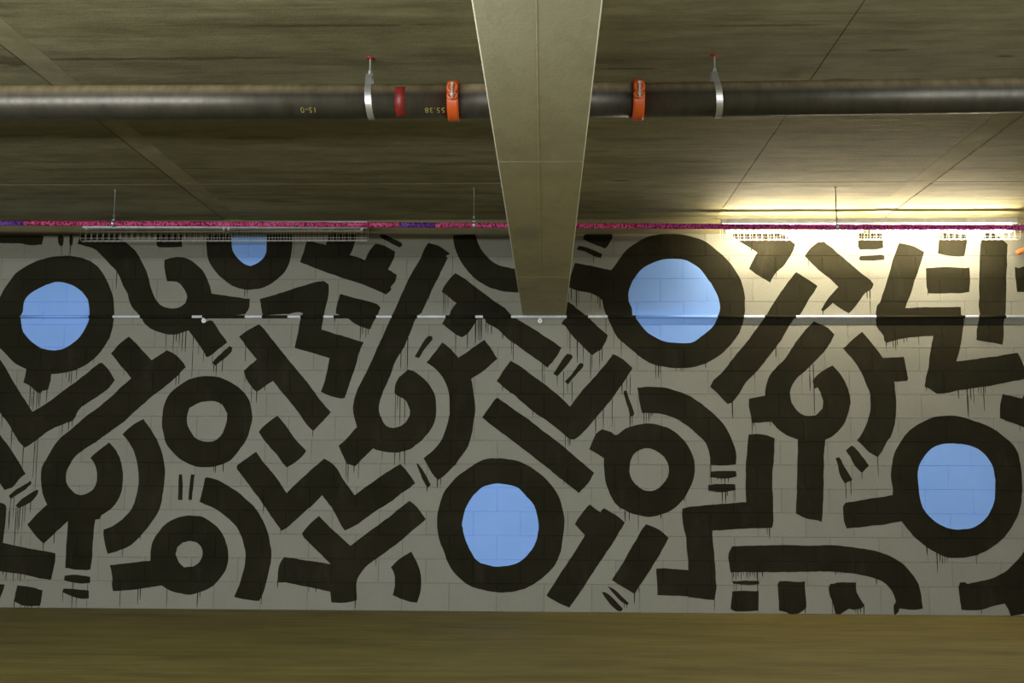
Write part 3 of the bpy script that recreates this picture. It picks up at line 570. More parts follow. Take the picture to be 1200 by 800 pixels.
 ('painted_ring', [(-3.026,0.782),(-2.922,0.775),(-2.892,0.761),(-2.817,0.718),(-2.741,0.639),(-2.692,0.525),(-2.677,0.425),(-2.7,0.325),(-2.762,0.232),(-2.797,0.197),(-2.869,0.158),(-2.926,0.139),(-2.984,0.122),(-3.072,0.127),(-3.176,0.158),(-3.236,0.194),(-3.454,0.163),(-3.658,0.145),(-3.669,0.205),(-3.664,0.247),(-3.691,0.361),(-3.552,0.377),(-3.347,0.399),(-3.345,0.507),(-3.319,0.593),(-3.257,0.68),(-3.186,0.738),(-3.113,0.77)], [(-3.017,0.569),(-2.958,0.559),(-2.912,0.517),(-2.898,0.452),(-2.922,0.395),(-2.979,0.359),(-3.052,0.351),(-3.105,0.394),(-3.133,0.458),(-3.117,0.515),(-3.075,0.554)], None),
 ('painted_arc', [(-2.891,1.108),(-2.786,1.08),(-2.651,1.008),(-2.53,0.914),(-2.454,0.842),(-2.392,0.742),(-2.345,0.642),(-2.32,0.542),(-2.307,0.456),(-2.327,0.314),(-2.359,0.172),(-2.399,0.072),(-2.472,0.075),(-2.619,0.106),(-2.578,0.198),(-2.54,0.341),(-2.529,0.455),(-2.555,0.569),(-2.61,0.683),(-2.701,0.769),(-2.792,0.833),(-2.897,0.879),(-2.942,0.898),(-2.923,0.985),(-2.905,1.101)], None, None),
 ('painted_dab', [(-3.129,1.133),(-3.102,1.129),(-3.095,1.042),(-3.093,0.914),(-3.131,0.914),(-3.132,1.042)], None, None),
 ('painted_dab', [(-3.025,1.134),(-2.998,1.127),(-3.005,1.013),(-3.013,0.916),(-3.041,0.919),(-3.036,1.028)], None, None),
 ('painted_zigzag', [(-2.47,1.328),(-2.408,1.248),(-2.286,1.104),(-2.194,0.978),(-2.079,1.09),(-1.965,1.199),(-1.878,1.272),(-1.819,1.236),(-1.766,1.186),(-1.697,1.077),(-1.611,0.962),(-1.492,1.049),(-1.347,1.151),(-1.224,1.231),(-1.157,1.159),(-1.094,1.066),(-1.14,1.025),(-1.212,0.978),(-1.313,0.899),(-1.429,0.826),(-1.572,0.725),(-1.688,0.663),(-1.733,0.731),(-1.809,0.86),(-1.885,0.961),(-1.956,0.888),(-2.064,0.794),(-2.156,0.707),(-2.231,0.657),(-2.304,0.757),(-2.397,0.886),(-2.52,1.044),(-2.628,1.182),(-2.629,1.211),(-2.578,1.248)], None, None),
 ('painted_bar', [(-2.295,1.637),(-2.241,1.578),(-2.149,1.454),(-2.035,1.337),(-2.085,1.271),(-2.2,1.194),(-2.238,1.234),(-2.292,1.307),(-2.391,1.409),(-2.449,1.497),(-2.404,1.556)], None, None),
 ('painted_hammer', [(-2.477,2.432),(-2.43,2.387),(-2.321,2.252),(-2.197,2.103),(-2.044,1.925),(-1.905,1.748),(-1.832,1.667),(-1.901,1.586),(-1.98,1.506),(-2.049,1.571),(-2.095,1.645),(-2.218,1.792),(-2.341,1.939),(-2.4,1.902),(-2.48,1.843),(-2.534,1.894),(-2.581,1.969),(-2.601,2.028),(-2.569,2.058),(-2.489,2.125),(-2.559,2.207),(-2.653,2.327),(-2.565,2.387)], None, None),
 ('painted_dab', [(-2.733,2.244),(-2.707,2.229),(-2.716,2.192),(-2.781,2.125),(-2.853,2.068),(-2.877,2.095),(-2.827,2.154)], None, None),
 ('painted_fork', [(-1.91,0.785),(-1.835,0.709),(-1.73,0.617),(-1.634,0.536),(-1.512,0.632),(-1.383,0.726),(-1.139,0.918),(-1.072,0.864),(-0.998,0.764),(-1.063,0.707),(-1.134,0.649),(-1.206,0.584),(-1.306,0.505),(-1.421,0.426),(-1.506,0.355),(-1.556,0.291),(-1.579,0.227),(-1.573,0.086),(-1.674,0.064),(-1.787,0.063),(-1.799,0.155),(-1.938,0.182),(-2.186,0.227),(-2.252,0.229),(-2.247,0.328),(-2.228,0.4),(-2.2,0.44),(-2.09,0.426),(-1.798,0.381),(-1.887,0.466),(-1.977,0.551),(-2.037,0.608),(-2.052,0.641),(-1.996,0.708)], None, None),
 ('painted_wedge', [(-1.12,0.492),(-1.073,0.407),(-1.043,0.337),(-1.03,0.252),(-1.037,0.153),(-1.06,0.069),(-1.125,0.075),(-1.27,0.126),(-1.25,0.208),(-1.259,0.307),(-1.289,0.361),(-1.218,0.428)], None, None),
 ('painted_dab', [(-1.085,1.232),(-1.07,1.228),(-1.011,1.153),(-0.958,1.052),(-0.98,1.03),(-1.002,1.052),(-1.047,1.138)], None, None),
 ('painted_ring', [(-0.399,1.281),(-0.297,1.271),(-0.209,1.253),(-0.122,1.214),(-0.02,1.142),(0.067,1.056),(0.125,0.971),(0.161,0.871),(0.178,0.756),(0.168,0.628),(0.146,0.5),(0.096,0.387),(0.01,0.295),(-0.091,0.224),(-0.191,0.181),(-0.306,0.159),(-0.406,0.161),(-0.507,0.178),(-0.623,0.213),(-0.71,0.275),(-0.79,0.374),(-0.842,0.494),(-0.887,0.608),(-0.903,0.736),(-0.89,0.851),(-0.848,0.98),(-0.776,1.081),(-0.69,1.161),(-0.588,1.227),(-0.515,1.266)], None, [(-0.383,1.066),(-0.281,1.051),(-0.209,1.026),(-0.136,0.955),(-0.078,0.884),(-0.052,0.798),(-0.04,0.712),(-0.063,0.584),(-0.12,0.485),(-0.206,0.413),(-0.293,0.38),(-0.379,0.372),(-0.466,0.383),(-0.552,0.418),(-0.611,0.488),(-0.655,0.581),(-0.682,0.694),(-0.688,0.709),(-0.672,0.823),(-0.636,0.909),(-0.571,0.989),(-0.499,1.044)]),
 ('painted_hammer', [(0.392,0.896),(0.483,0.825),(0.486,0.844),(0.512,0.865),(0.601,0.813),(0.689,0.745),(0.643,0.667),(0.599,0.595),(0.498,0.446),(0.382,0.276),(0.281,0.121),(0.217,0.037),(0.124,0.078),(0.024,0.137),(0.096,0.246),(0.211,0.416),(0.355,0.636),(0.266,0.726),(0.312,0.8)], None, None),
 ('painted_bar', [(0.866,0.732),(0.944,0.704),(1.016,0.655),(1.054,0.619),(1.0,0.52),(0.941,0.421),(0.854,0.287),(0.764,0.153),(0.682,0.201),(0.575,0.271),(0.684,0.433),(0.757,0.561),(0.83,0.689)], None, None),
 ('painted_dab', [(0.539,0.218),(0.568,0.207),(0.596,0.194),(0.653,0.138),(0.716,0.082),(0.702,0.061),(0.652,0.089),(0.575,0.172)], None, None),
 ('painted_dab', [(0.493,0.172),(0.525,0.165),(0.588,0.116),(0.638,0.061),(0.666,0.033),(0.652,0.012),(0.623,0.015),(0.553,0.074),(0.51,0.137)], None, None),
]
DRIPS = [(-4.262,3.133,3.04),(-4.184,3.132,3.04),(-3.757,2.894,2.749),(-2.616,2.733,2.673),(-2.595,2.733,2.703),(-3.293,2.349,2.206),(-3.228,2.349,2.176),(-3.203,2.356,2.274),(-3.177,2.364,2.229),(-3.15,2.364,2.191),(-3.121,2.379,2.191),(-3.054,2.326,1.968),(-3.003,2.251,2.169),(-2.958,2.177,2.102),(-3.652,2.041,1.982),(-3.191,1.982,1.893),(-3.165,1.997,1.908),(-4.469,1.891,1.683),(-4.452,1.876,1.712),(-4.436,1.861,1.683),(-4.408,1.824,1.683),(-4.389,1.831,1.698),(-4.378,1.831,1.712),(-4.322,1.854,1.742),(-4.161,2.011,1.958),(-4.132,2.018,1.921),(-4.112,2.026,1.906),(-4.068,2.033,1.951),(-3.923,2.131,2.093),(-4.17,1.55,1.469),(-4.083,1.61,1.536),(-4.115,1.565,1.503),(-4.704,1.623,1.519),(-4.609,1.49,1.387),(-1.591,2.409,2.29),(-1.572,2.409,2.342),(-1.542,2.402,2.312),(-1.522,2.402,2.342),(-1.817,2.492,2.394),(-1.274,1.823,1.544),(-1.256,1.809,1.691),(-1.234,1.794,1.559),(-1.193,1.779,1.588),(-1.233,2.193,2.045),(-1.176,2.327,2.038),(-2.59,2.222,2.102),(-2.581,1.969,1.924),(-2.525,1.872,1.739),(-2.48,1.843,1.747),(-2.412,1.895,1.85),(-1.983,1.505,1.454),(-2.879,2.147,2.072),(-2.865,2.065,2.013),(-2.842,2.072,1.983),(-2.788,2.117,2.013),(-1.689,1.222,1.092),(-1.671,1.222,1.063),(-1.62,1.208,1.15),(-1.581,1.237,1.099),(-1.38,1.34,1.252),(-1.273,1.326,1.209),(-1.23,1.326,1.239),(-1.186,1.34,1.21),(-2.832,1.196,1.152),(-2.816,1.196,1.145),(-2.75,1.211,1.152),(-2.389,0.886,0.8),(-2.235,0.657,0.628),(-0.903,1.088,1.023),(-0.876,1.103,0.987),(-0.749,1.233,1.212),(0.187,1.462,1.353),(0.213,1.447,1.382),(0.227,1.447,1.389),(0.173,1.093,1.057),(-0.99,1.03,0.994),(-0.869,2.717,2.522),(-0.853,2.687,2.522),(-0.831,2.672,2.567),(0.215,2.762,2.627),(0.241,2.746,2.642),(0.285,2.731,2.582),(0.304,2.724,2.597),(0.415,2.709,2.641),(0.471,2.679,2.611),(0.489,2.671,2.567),(0.434,3.04,2.965),(0.454,3.032,3.01),(0.539,2.477,2.358),(-0.76,2.35,2.179),(-0.657,2.358,2.224),(-0.587,2.462,2.268),(-0.566,2.477,2.298),(-0.551,2.477,2.283),(-0.536,2.477,2.298),(-0.499,2.447,2.358),(-0.48,2.447,2.343),(-0.45,2.425,2.343),(-0.353,2.335,2.306),(-0.276,2.276,2.165),(-0.26,2.269,2.12),(-0.009,2.091,1.914),(0.008,2.076,1.914),(0.119,1.988,1.9),(0.173,2.01,1.79),(0.206,1.915,1.856),(0.246,1.922,1.753),(0.229,2.358,2.18),(0.291,2.291,2.099),(0.342,2.239,2.099),(0.405,2.173,1.959),(0.42,2.165,2.047),(0.483,2.21,2.047),(0.505,2.239,2.106),(0.446,1.622,1.477),(0.512,1.703,1.535),(0.589,1.798,1.55),(-0.351,1.891,1.855),(-0.091,1.687,1.635),(0.674,1.93,1.827),(0.714,1.989,1.872),(0.744,2.018,1.82),(0.74,1.645,1.551),(0.759,1.638,1.565),(0.964,2.085,1.967),(0.987,2.078,1.967),(1.004,2.07,2.011),(1.138,2.056,2.022),(1.179,2.056,2.026),(1.194,2.056,2.012),(1.391,2.1,2.056),(0.67,2.291,2.151),(1.613,1.757,1.626),(1.991,2.233,2.145),(1.804,2.005,1.969),(2.307,1.882,1.657),(2.274,2.072,1.86),(2.306,2.079,1.773),(1.776,1.59,1.489),(1.791,1.59,1.561),(1.927,1.601,1.561),(0.859,1.675,1.58),(0.879,1.675,1.58),(0.902,1.675,1.595),(0.92,1.675,1.638),(0.934,1.675,1.646),(1.802,3.098,3.068),(2.012,2.88,2.85),(2.29,2.984,2.939),(2.4,2.551,2.514),(2.784,2.715,2.655),(2.809,2.722,2.522),(3.302,2.707,2.685),(2.824,1.305,1.141),(2.687,1.176,1.111),(2.548,1.082,0.947),(2.591,1.104,0.983),(4.022,1.575,1.525),(2.932,2.278,2.198),(2.99,2.3,2.234),(3.011,2.3,2.205),(3.025,2.3,2.249),(3.081,2.311,2.271),(3.107,2.312,2.278),(3.208,2.323,2.257),(3.254,1.899,1.862),(3.522,1.866,1.797),(3.593,1.88,1.631),(3.599,1.88,1.631),(3.625,1.885,1.783),(3.649,1.892,1.754),(3.692,1.895,1.834),(3.714,1.895,1.82),(3.734,1.899,1.692),(3.748,1.9,1.834),(3.202,0.555,0.492),(3.284,0.5,0.35),(3.308,0.493,0.437),(3.328,0.479,0.416),(3.347,0.476,0.423),(3.368,0.472,0.437),(3.608,0.495,0.418),(3.622,0.509,0.481),(3.629,0.05,0.015),(2.406,0.109,0.001),(2.591,0.044,0.014),(2.612,0.044,0.0),(2.636,0.053,0.014),(2.665,0.077,0.0),(2.439,0.347,0.326),(2.46,0.347,0.336),(2.481,0.347,0.326),(2.776,0.291,0.244),(1.581,0.341,0.271),(1.593,0.341,0.292),(1.613,0.341,0.278),(1.631,0.341,0.299),(1.655,0.341,0.278),(1.674,0.342,0.313),(1.698,0.342,0.293),(1.712,0.342,0.283),(1.73,0.342,0.3),(1.752,0.342,0.307),(1.769,0.342,0.293),(1.787,0.342,0.286),(1.834,0.343,0.301),(1.791,0.34,0.007),(1.593,0.237,0.187),(1.615,0.237,0.194),(1.657,0.238,0.187),(2.18,0.059,0.003),(1.428,0.116,0.021),(1.881,0.706,0.653),(1.9,0.707,0.617),(1.222,0.137,0.121),(0.764,0.156,0.076),(0.8,0.188,0.167),(0.676,0.068,0.04),(0.698,0.061,0.033),(0.802,0.814,0.675),(0.691,0.831,0.752),(0.726,0.824,0.759),(0.992,0.811,0.775),(1.508,1.12,1.077),(1.537,1.116,1.07),(1.565,1.121,1.078),(1.475,1.12,1.099),(1.512,1.006,0.909),(1.54,1.006,0.909),(1.617,1.021,0.921),(1.555,1.006,0.971),(1.419,1.228,1.063),(0.649,0.873,0.83),(1.192,0.947,0.919),(0.799,1.046,1.003),(-4.377,1.432,0.992),(-4.402,1.417,1.094),(-4.5,1.35,1.174),(-4.61,1.504,1.342),(-4.585,0.926,0.657),(-4.532,0.839,0.528),(-4.517,0.839,0.658),(-4.498,0.839,0.629),(-4.473,0.846,0.514),(-4.454,0.861,0.716),(-4.556,0.918,0.744),(-4.408,0.89,0.803),(-4.188,0.624,0.537),(-3.027,0.919,0.897),(-4.189,0.638,0.537),(-4.277,0.544,0.479),(-4.589,0.802,0.657),(-4.53,0.802,0.521),(-4.507,0.803,0.615),(-4.473,0.803,0.507),(-4.614,0.298,0.269),(-4.584,0.291,0.226),(-4.523,0.284,0.22),(-4.483,0.284,0.234),(-4.461,0.277,0.22),(-4.423,0.27,0.242),(-4.499,0.056,-0.012),(-4.443,0.028,-0.0),(-4.406,0.021,-0.014),(-4.379,0.017,-0.011),(-4.349,0.017,-0.008),(-4.287,0.022,-0.01),(-4.087,0.137,0.052),(-4.005,0.223,0.003),(-3.967,0.089,-0.004),(-3.875,0.21,-0.003),(-3.593,0.155,0.021),(-3.44,0.166,0.036),(-3.42,0.167,0.072),(-3.192,0.194,0.031),(-2.929,0.142,0.012),(-2.909,0.142,0.097),(-3.338,0.186,0.164),(-3.588,0.512,0.434),(-3.442,0.607,0.578),(-2.382,0.2,0.044),(-2.249,0.229,0.18),(-1.981,0.191,0.153),(-1.92,0.178,0.147),(-1.584,0.107,0.015),(-1.417,0.431,0.37)]
mural = empty('mural', (0, 0, 0))
tag(mural, 'abstract mural of bold black strokes and blue discs painted on the grey block wall', 'mural')
for (name, outer, hole, blue) in MURAL:
    loops = [smooth_poly(outer)]
    if hole: loops.append(smooth_poly(hole)[::-1])
    p = paint(name, loops, 0.0010, M['black'], mural)
    if blue:
        d = paint('painted_disc', [smooth_poly(blue)], 0.0018, M['blue'], p)
        tag(d, 'sky blue painted disc inside its black ring')
bm = bmesh.new()
for (x, z0, z1) in DRIPS:
    w = random.uniform(0.0026, 0.0050)
    L = z0 - z1
    n = max(3, int(L / 0.05))
    prev = None
    z0 += 0.012
    for i in range(n + 1):
        t = i / n
        z = z0 + (z1 - z0) * t
        ww = w * (1 - 0.35 * t) * (1 + 0.25 * noise.noise((x * 9, z * 30, 0)))
        if i == n: ww *= 0.55
        xx = x + 0.0018 * noise.noise((x * 5, z * 6, 3))
        y = relief(xx, z) * 0.7 - 0.0013
        cur = [bm.verts.new((xx - ww, y + 0.0013, z)), bm.verts.new((xx, y - 0.0008, z)), bm.verts.new((xx + ww, y + 0.0013, z))]
        if prev:
            for j in (0, 1): bm.faces.new((prev[j], cur[j], cur[j + 1], prev[j + 1]))
        prev = cur
drips = tag(obj('paint_drips', bm, M['black'], mural), 'thin black paint drips running down from the strokes', kind='stuff')

# ------------------------------------------------------------------ downstand beam
beam = empty('ceiling_beam', (0, 0, 0))
tag(beam, 'pale concrete beam running from the mural wall overhead across the ceiling', 'beam')
def beam_x(y): return 0.0045 + y * 0.0038, 0.1885
ZB, CH = 2.514, 0.005
bm = bmesh.new()
rows = []
for y in (0.011, -21.9):
    c, h = beam_x(y)
    prof = [(c - h + CH, ZB), (c - h, ZB + CH), (c - h, CEIL + 0.02), (c + h, CEIL + 0.02), (c + h, ZB + CH), (c + h - CH, ZB)]
    rows.append([bm.verts.new((x, y, z)) for x, z in prof])
for k in range(6):
    bm.faces.new((rows[0][k], rows[0][(k + 1) % 6], rows[1][(k + 1) % 6], rows[1][k]))
bm.faces.new(rows[0][::-1]); bm.faces.new(rows[1])
bmesh.ops.recalc_face_normals(bm, faces=bm.faces)
obj('beam_body', bm, M['beam'], beam)
def ridge(p, q, r):
    return obj('form_seam', T([p, q], r, 5), M['beam'], beam)
ridge((-0.022, -1.85, ZB + 0.0012), (-0.020, -14.0, ZB + 0.0012), 0.0024)
for y in (-1.83, -4.63):
    c, h = beam_x(y)
    ridge((c - h + CH, y, ZB + 0.0012), (c + h - CH, y, ZB + 0.0012), 0.0018)

# ------------------------------------------------------------------ dark fire main with its couplings
PY, PZ, PR = -3.70, 3.120, 0.090
main = empty('fire_main_pipe', (0, PY, PZ))
tag(main, 'thick dusty black steel pipe with orange couplings hung below the ceiling', 'pipe')
inv = Matrix.Translation((0, -PY, -PZ))
def put(o, parent=main):
    o.data.transform(Matrix.Translation((-parent.location.x, -parent.location.y, -parent.location.z)))
    o.parent = parent
    return o
def run(xs, dz=(0, 0)):
    pts = [(x, PY, PZ + dz[0] + (dz[1] - dz[0]) * i / (len(xs) - 1)) for i, x in enumerate(xs)]
    return T(pts, PR, 64)
put(obj('pipe_section', run((-11.9, -6, -2.5, -0.478), (0.018, 0.0)), M['steel'], smooth=True))
put(obj('pipe_section', run((-0.472, 0.0, 0.492)), M['steel'], smooth=True))
put(obj('pipe_section', run((0.498, 2.5, 6.0, 11.9), (0.0, 0.045)), M['steel'], smooth=True))
# red sprayed band
prof = [(-0.027, PR - 0.002), (-0.027, PR + 0.0006), (0.027, PR + 0.0006), (0.027, PR - 0.002)]
o = put(obj('red_band', ring_lathe(bmesh.new(), -0.752, PY, PZ, prof, 48, -1.35, 0.62), M['red'], smooth=True))
tag(o, 'red spray painted band')

def lettering(txt, xc, ang, size):
    """Hand-painted figures wrapped on the pipe, upside down as the pipe was hung."""
    cu = bpy.data.curves.new('figures', 'FONT')
    cu.body = txt; cu.size = size; cu.align_x = 'CENTER'; cu.align_y = 'CENTER'
    cu.space_character = 1.12
    t = bpy.data.objects.new('figures', cu)
    COL.objects.link(t)
    bpy.context.view_layer.update()
    me = bpy.data.meshes.new_from_object(t.evaluated_get(bpy.context.evaluated_depsgraph_get()))
    bpy.data.objects.remove(t)
    bm = bmesh.new(); bm.from_mesh(me)
    bmesh.ops.triangulate(bm, faces=bm.faces)
    bmesh.ops.subdivide_edges(bm, edges=bm.edges, cuts=1)
    for v in bm.verts:
        x, y = -v.co.x, -v.co.y                       # turned by half a turn
        a = ang + y / PR
        v.co = Vector((xc + x, PY - math.cos(a) * (PR + 0.0008), PZ + math.sin(a) * (PR + 0.0008)))
    return put(obj('painted_figures', bm, M['yellow']))
tag(lettering('15-0', -1.235, -0.80, 0.044), 'yellow hand-painted figures, upside down')
tag(lettering('55.38', -0.570, -0.86, 0.044), 'yellow hand-painted figures, upside down')

def coupling(x, tilt):
    w = 0.030
    prof = [(-w, PR - .001), (-w, PR + .012), (-w * .7, PR + .018), (w * .7, PR + .018), (w, PR + .012), (w, PR - .001)]
    a_split = 0.10
    lo = put(obj('coupling', ring_lathe(bmesh.new(), x, PY, PZ, prof, 26, -PI + a_split + .02, a_split - .02), M['orange']))
    tag(lo, 'orange grooved coupling')
    up = put(obj('coupling', ring_lathe(bmesh.new(), x, PY, PZ, prof, 26, a_split + .02, PI + a_split - .02), M['orange']))
    tag(up, 'orange grooved coupling')
    # bolt pads front and back
    for side in (1, -1):
        py = PY - side * (PR + 0.030)
        for zz, hh, par in ((PZ + 0.010 + 0.025, 0.022, up), (PZ + 0.010 - 0.020, 0.014, lo)):
            bm = bmesh.new()
            n = 20
            path = []
            for k in range(n + 1):
                t = 2 * PI * k / n
                path.append((x + math.cos(t) * 0.023, py + side * 0.006, zz + math.sin(t) * (hh + .002)))
            tube(bm, path, 0.0075, 7, caps=False)
            box(bm, x - .023, x + .023, py + side * 0.006 if side > 0 else py - .03, py + .03 if side > 0 else py + side * .006, zz - hh, zz + hh, bev=.004)
            put(obj('bolt_pad', bm, M['orange'])).parent = par
        bm = T([(x, py - side * .004, PZ - 0.030), (x, py - side * .004, PZ + 0.056)], 0.0065, 10)
        tube(bm, [(x, py - side * .004, PZ - 0.016), (x, py - side * .004, PZ - 0.001)], 0.0120, 6)
        tube(bm, [(x, py - side * .004, PZ + 0.044), (x, py - side * .004, PZ + 0.056)], 0.0105, 12)
        b = obj('bolt', bm, M['galv'])
        put(b).parent = up
coupling(-0.475, 0)
coupling(0.495, 0)

def pipe_hanger(x, dx, label):
    h = empty('pipe_hanger', (x, PY, CEIL))
    tag(h, label, 'pipe hanger', 'strap hangers of the thick pipe')
    P = lambda o: put(o, h)
    P(obj('anchor_plate', T([(x, PY, CEIL - .006), (x, PY, CEIL + .004)], 0.020, 14), M['red_cap']))
    P(obj('rod', T([(x, PY, CEIL), (x, PY, PZ + PR + .045)], 0.0055, 8), M['galv_dull']))
    P(obj('nut', T([(x, PY, PZ + PR + .050), (x, PY, PZ + PR + .078)], 0.011, 6), M['galv']))
    w, r = 0.017, PR + 0.0035
    bm = bmesh.new()
    # pear-shaped steel strap: round below, drawn together towards the rod
    path = []
    top = PZ + PR + 0.055
    for k in range(0, 41):
        t = -PI * 0.5 - PI * 0.80 + (PI * 1.60) * k / 40
        path.append((-math.cos(t - 0) * 0 + math.sin(t + PI / 2) * 0, 0))
    path = []
    a_end = 0.88
    for k in range(41):
        t = -PI / 2 - (PI / 2 + a_end) + (PI + 2 * a_end) * k / 40
        path.append((math.cos(t) * r, math.sin(t) * r))
    path = [(-0.013, top - PZ)] + path + [(0.013, top - PZ)]
    rr = []
    for (py_, pz_) in path:
        lean = dx * (pz_ - PR) / (2 * PR)
        vs = []
        d = Vector((py_, pz_)); L = d.length
        o2 = d * ((L + 0.003) / L)
        for (q, xo) in ((d, -w), (d, w), (o2, w), (o2, -w)):
            vs.append(bm.verts.new((x + xo - lean, PY + q.x, PZ + q.y)))
        rr.append(vs)
    for A, C in zip(rr, rr[1:]):
        for k in range(4): bm.faces.new((A[k], A[(k + 1) % 4], C[(k + 1) % 4], C[k]))
    bm.faces.new(rr[0][::-1]); bm.faces.new(rr[-1])
    box(bm, x - w, x + w, PY - 0.014, PY + 0.014, top - 0.004, top)
    bmesh.ops.recalc_face_normals(bm, faces=bm.faces)
    P(obj('strap', bm, M['galv']))
pipe_hanger(-0.925, 0.012, 'galvanised strap hanger holding the thick pipe beside its red band')
pipe_hanger(0.902, 0.014, 'galvanised strap hanger holding the thick pipe right of the beam')

# ------------------------------------------------------------------ yarn-wrapped branch pipe
BY = -1.04
def bz(x): return 3.092 - 0.0072 * (x + 4.0)
branch = empty('yarn_wrapped_pipe', (0, BY, bz(0)))
tag(branch, 'thin pipe along the top of the wall wrapped in pink and purple knitting', 'pipe')
put(obj('pipe', T([(-9.5, BY, bz(-9.5)), (9.5, BY, bz(9.5))], 0.013, 12), M['galv_dull']), branch)
def sleeve(x0, x1, mat, label):
    bm = bmesh.new()
    n, step = 12, 0.0075
    cnt = int((x1 - x0) / step)
    pts, rad = [], []
    for i in range(cnt + 1):
        x = x0 + (x1 - x0) * i / cnt
        wob = 0.0016 * noise.noise((x * 9, 0, 1))
        pts.append((x, BY + 0.0015 * noise.noise((x * 7, 3, 0)), bz(x) + wob))
        rad.append(0.0195 + (0.0020 if i % 2 else -0.0015) + 0.0018 * noise.noise((x * 13, 5, 2)))
    tube(bm, pts, 0.02, n, radii=rad)
    o = put(obj('knitted_sleeve', bm, mat, smooth=True), branch)
    tag(o, label)
sleeve(-6.2, -4.09, M['purple'], 'purple knitted sleeve')
sleeve(-4.085, -1.125, M['pink'], 'pink knitted sleeve')
sleeve(-1.12, -0.845, M['purple'], 'purple knitted sleeve')
sleeve(-0.84, 0.75, M['pink'], 'pink knitted sleeve')
sleeve(0.755, 6.0, M['magenta'], 'magenta knitted sleeve')
hd = bmesh.new()
xs = 2.50
tube(hd, [(xs, BY, bz(xs) - .016), (xs, BY, bz(xs) - .040)], 0.010, 10)
tube(hd, [(xs, BY, bz(xs) - .040), (xs, BY, bz(xs) - .056)], 0.006, 8)
tube(hd, [(xs, BY, bz(xs) - .056), (xs, BY, bz(xs) - .060)], 0.014, 12)
put(obj('sprinkler_head', hd, M['brass']), branch)

def branch_hanger(x, label):
    h = empty('rod_hanger', (x, BY, CEIL))
    tag(h, label, 'pipe hanger', 'rod hangers of the yarn-wrapped pipe')
    P = lambda o: put(o, h)
    z = bz(x)
    P(obj('anchor', T([(x, BY, CEIL - .010), (x, BY, CEIL + .004)], 0.011, 8), M['rod']))
    P(obj('rod', T([(x, BY, CEIL), (x, BY, z + .030)], 0.0048, 8), M['rod']))
    P(obj('nut', T([(x, BY, z + .052), (x, BY, z + .072)], 0.009, 6), M['galv_dull']))
    bm = bmesh.new()
    prof = [(-.010, .0245), (-.010, .0265), (.010, .0265), (.010, .0245)]
    ring_lathe(bm, x, BY, z, prof, 24)
    box(bm, x - .010, x + .010, BY - .008, BY + .008, z + .025, z + .034)
    P(obj('ring', bm, M['galv']))
branch_hanger(-3.375, 'thin rod hanger of the yarn-wrapped pipe above the unlit light')
branch_hanger(-0.541, 'thin rod hanger of the yarn-wrapped pipe just left of the beam')
branch_hanger(2.255, 'thin rod hanger of the yarn-wrapped pipe in front of the glowing light')

# ------------------------------------------------------------------ caged fluorescent battens
def batten(x0, x1, xm, zb, zt, ztube, zcage, lit, label):
    Y = -0.30
    f = empty('fluorescent_light', ((x0 + x1) / 2, Y, zt))
    tag(f, label, 'light fixture', 'caged fluorescent lights on the wall top')
    P = lambda o: put(o, f)
    P(obj('housing', B(x0, x1, Y - .018, Y + .018, zb, zt, bev=.003), M['white_enamel']))
    for bx in (x0 + .35, xm, x1 - .35):
        bm = B(bx - .015, bx + .015, Y + .016, 0.014, max(zb + .008, 3.236), zt - .008)
        P(obj('bracket', bm, M['galv_dull']))
    spans = ((x0 + .035, xm - .02), (xm + .02, x1 - .045))
    for a, b in spans:
        t = P(obj('tube', T([(a, Y, ztube), (b, Y, ztube)], 0.0085, 12), M['tube_on' if lit else 'tube_off'], smooth=True))
        if lit: tag(t, 'glowing fluorescent tube')
        for e in (a, b):
            bm = B(e - .008, e + .008, Y - .010, Y + .010, ztube - .012, zb)
            P(obj('lamp_holder', bm, M['white_plastic']))
    # wire guard: hoops and long wires
    bm = bmesh.new()
    n = int(round((x1 - x0) / 0.05))
    hw = 0.048
    zr = zb + .010
    rad = 0.0014
    sec = [(-.019, zr), (-hw, zr - .028), (-hw, zcage + .016), (-hw + .016, zcage), (hw - .016, zcage), (hw, zcage + .016), (hw, zr - .028), (.019, zr)]
    for i in range(n + 1):
        x = x0 + (x1 - x0) * i / n
        tube(bm, [(x, Y + y, z) for y, z in sec], rad, 4)
    for y, z in ((-hw, zr - .028), (-hw, zcage + .016), (-.014, zcage), (.014, zcage), (hw, zcage + .016), (hw, zr - .028)):
        tube(bm, [(x0 - .002, Y + y, z), (x1 + .002, Y + y, z)], rad, 4)
    P(obj('wire_guard', bm, M['wire']))
batten(-3.945, -1.499, -2.708, 3.219, 3.272, 3.192, 3.108, False, 'unlit caged fluorescent light on the left part of the wall top')
batten(1.496, 3.957, 2.704, 3.243, 3.287, 3.180, 3.108, True, 'glowing caged fluorescent light at the right end of the wall top')

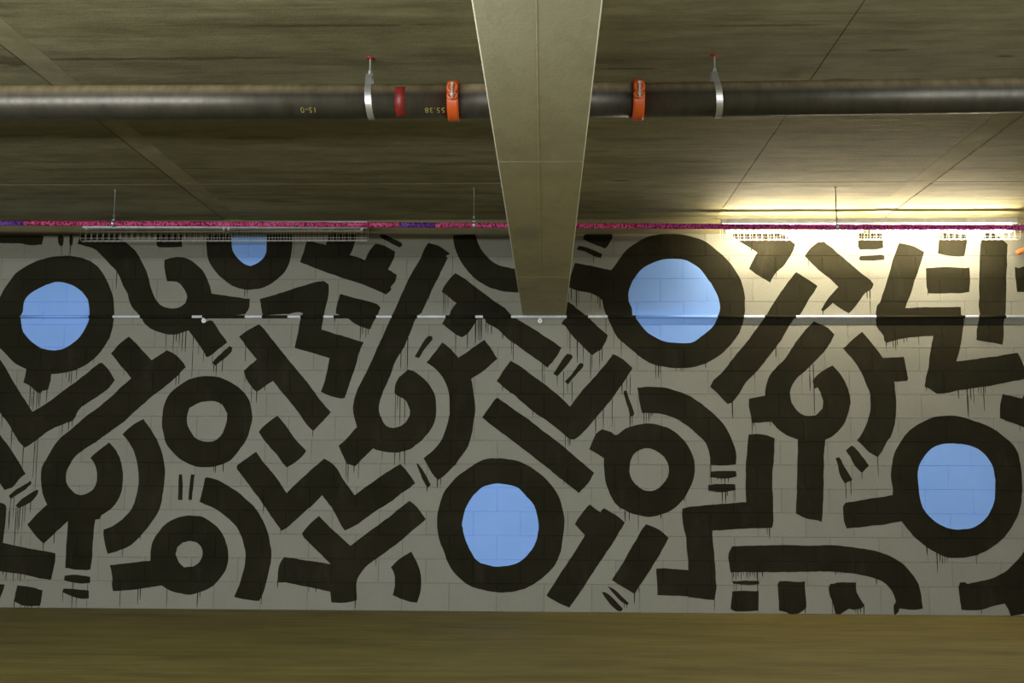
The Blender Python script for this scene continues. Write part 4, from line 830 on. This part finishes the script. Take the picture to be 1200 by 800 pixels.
# ------------------------------------------------------------------ painted-over conduit
CY, CZ, CR = -0.0165, 2.497, 0.0125
cond = empty('wall_conduit', (0, CY, CZ))
tag(cond, 'thin horizontal conduit fixed across the mural and painted over in sections', 'conduit')
put(obj('conduit_pipe', T([(-8.4, CY, CZ), (8.0, CY, CZ)], CR, 20), M['white_pipe'], smooth=True), cond)
BANDS = [('k', -4.95, -4.584), ('b', -4.584, -3.978), ('k', -3.978, -3.766), ('k', -3.525, -3.066), ('k', -2.976, -2.6), ('k', -2.451, -2.226), ('k', -2.114, -1.912), ('k', -1.823, -1.451), ('k', -1.317, -1.094), ('k', -0.849, -0.59), ('k', -0.523, -0.28), ('k', 0.2, 0.384), ('k', 0.553, 0.795), ('b', 0.795, 1.497), ('k', 1.497, 1.723), ('k', 1.898, 2.167), ('k', 2.849, 3.6), ('k', 3.715, 3.945)]
for c, a, b in BANDS:
    o = put(obj('painted_band', T([(a, CY, CZ), (b, CY, CZ)], CR + 0.0006, 20), M['black' if c == 'k' else 'blue'], smooth=True), cond)
    tag(o, 'black painted stretch' if c == 'k' else 'blue painted stretch')
for x in (-2.966, -0.030):
    bm = T([(x, 0.0, 2.463), (x, -0.010, 2.463)], 0.019, 20)
    o = put(obj('saddle_clip', bm, M['white_plastic']), cond)
    b2 = T([(x, -0.010, 2.463), (x, -0.013, 2.463)], 0.009, 14)
    s_ = put(obj('screw', b2, M['galv_dull']), cond); s_.parent = o
    box_ = B(x - .009, x + .009, -0.030, 0.0, CZ - CR - .005, CZ - CR + .001)
    put(obj('clip_foot', box_, M['white_plastic']), cond)
for x in (-5.5, -4.2, -1.6, 1.3, 2.9, 4.6):
    put(obj('stand_off', B(x - .01, x + .01, CY, 0.002, CZ - .008, CZ + .008), M['galv_dull']), cond)

# ------------------------------------------------------------------ orange stub by the right end of the light
st = empty('orange_pipe', (4.03, -0.085, 3.03))
tag(st, 'stub of orange pipe at the right edge below the glowing light', 'pipe')
path, rad = [], []
p0, p1 = Vector((4.028, -0.085, 3.034)), Vector((4.55, -0.04, 3.235))
dr = (p1 - p0).normalized()
for s_, r_ in ((0, .009), (.004, .0165), (.012, .022), (.022, .0235)):
    path.append(p0 + dr * s_); rad.append(r_)
path.append(p1); rad.append(.0235)
put(obj('pipe_stub', T(path, .02, 18, radii=rad), M['orange_pipe'], smooth=True), st)
put(obj('wall_bracket', B(4.40, 4.43, -0.06, 0.002, 3.15, 3.21), M['galv_dull']), st)
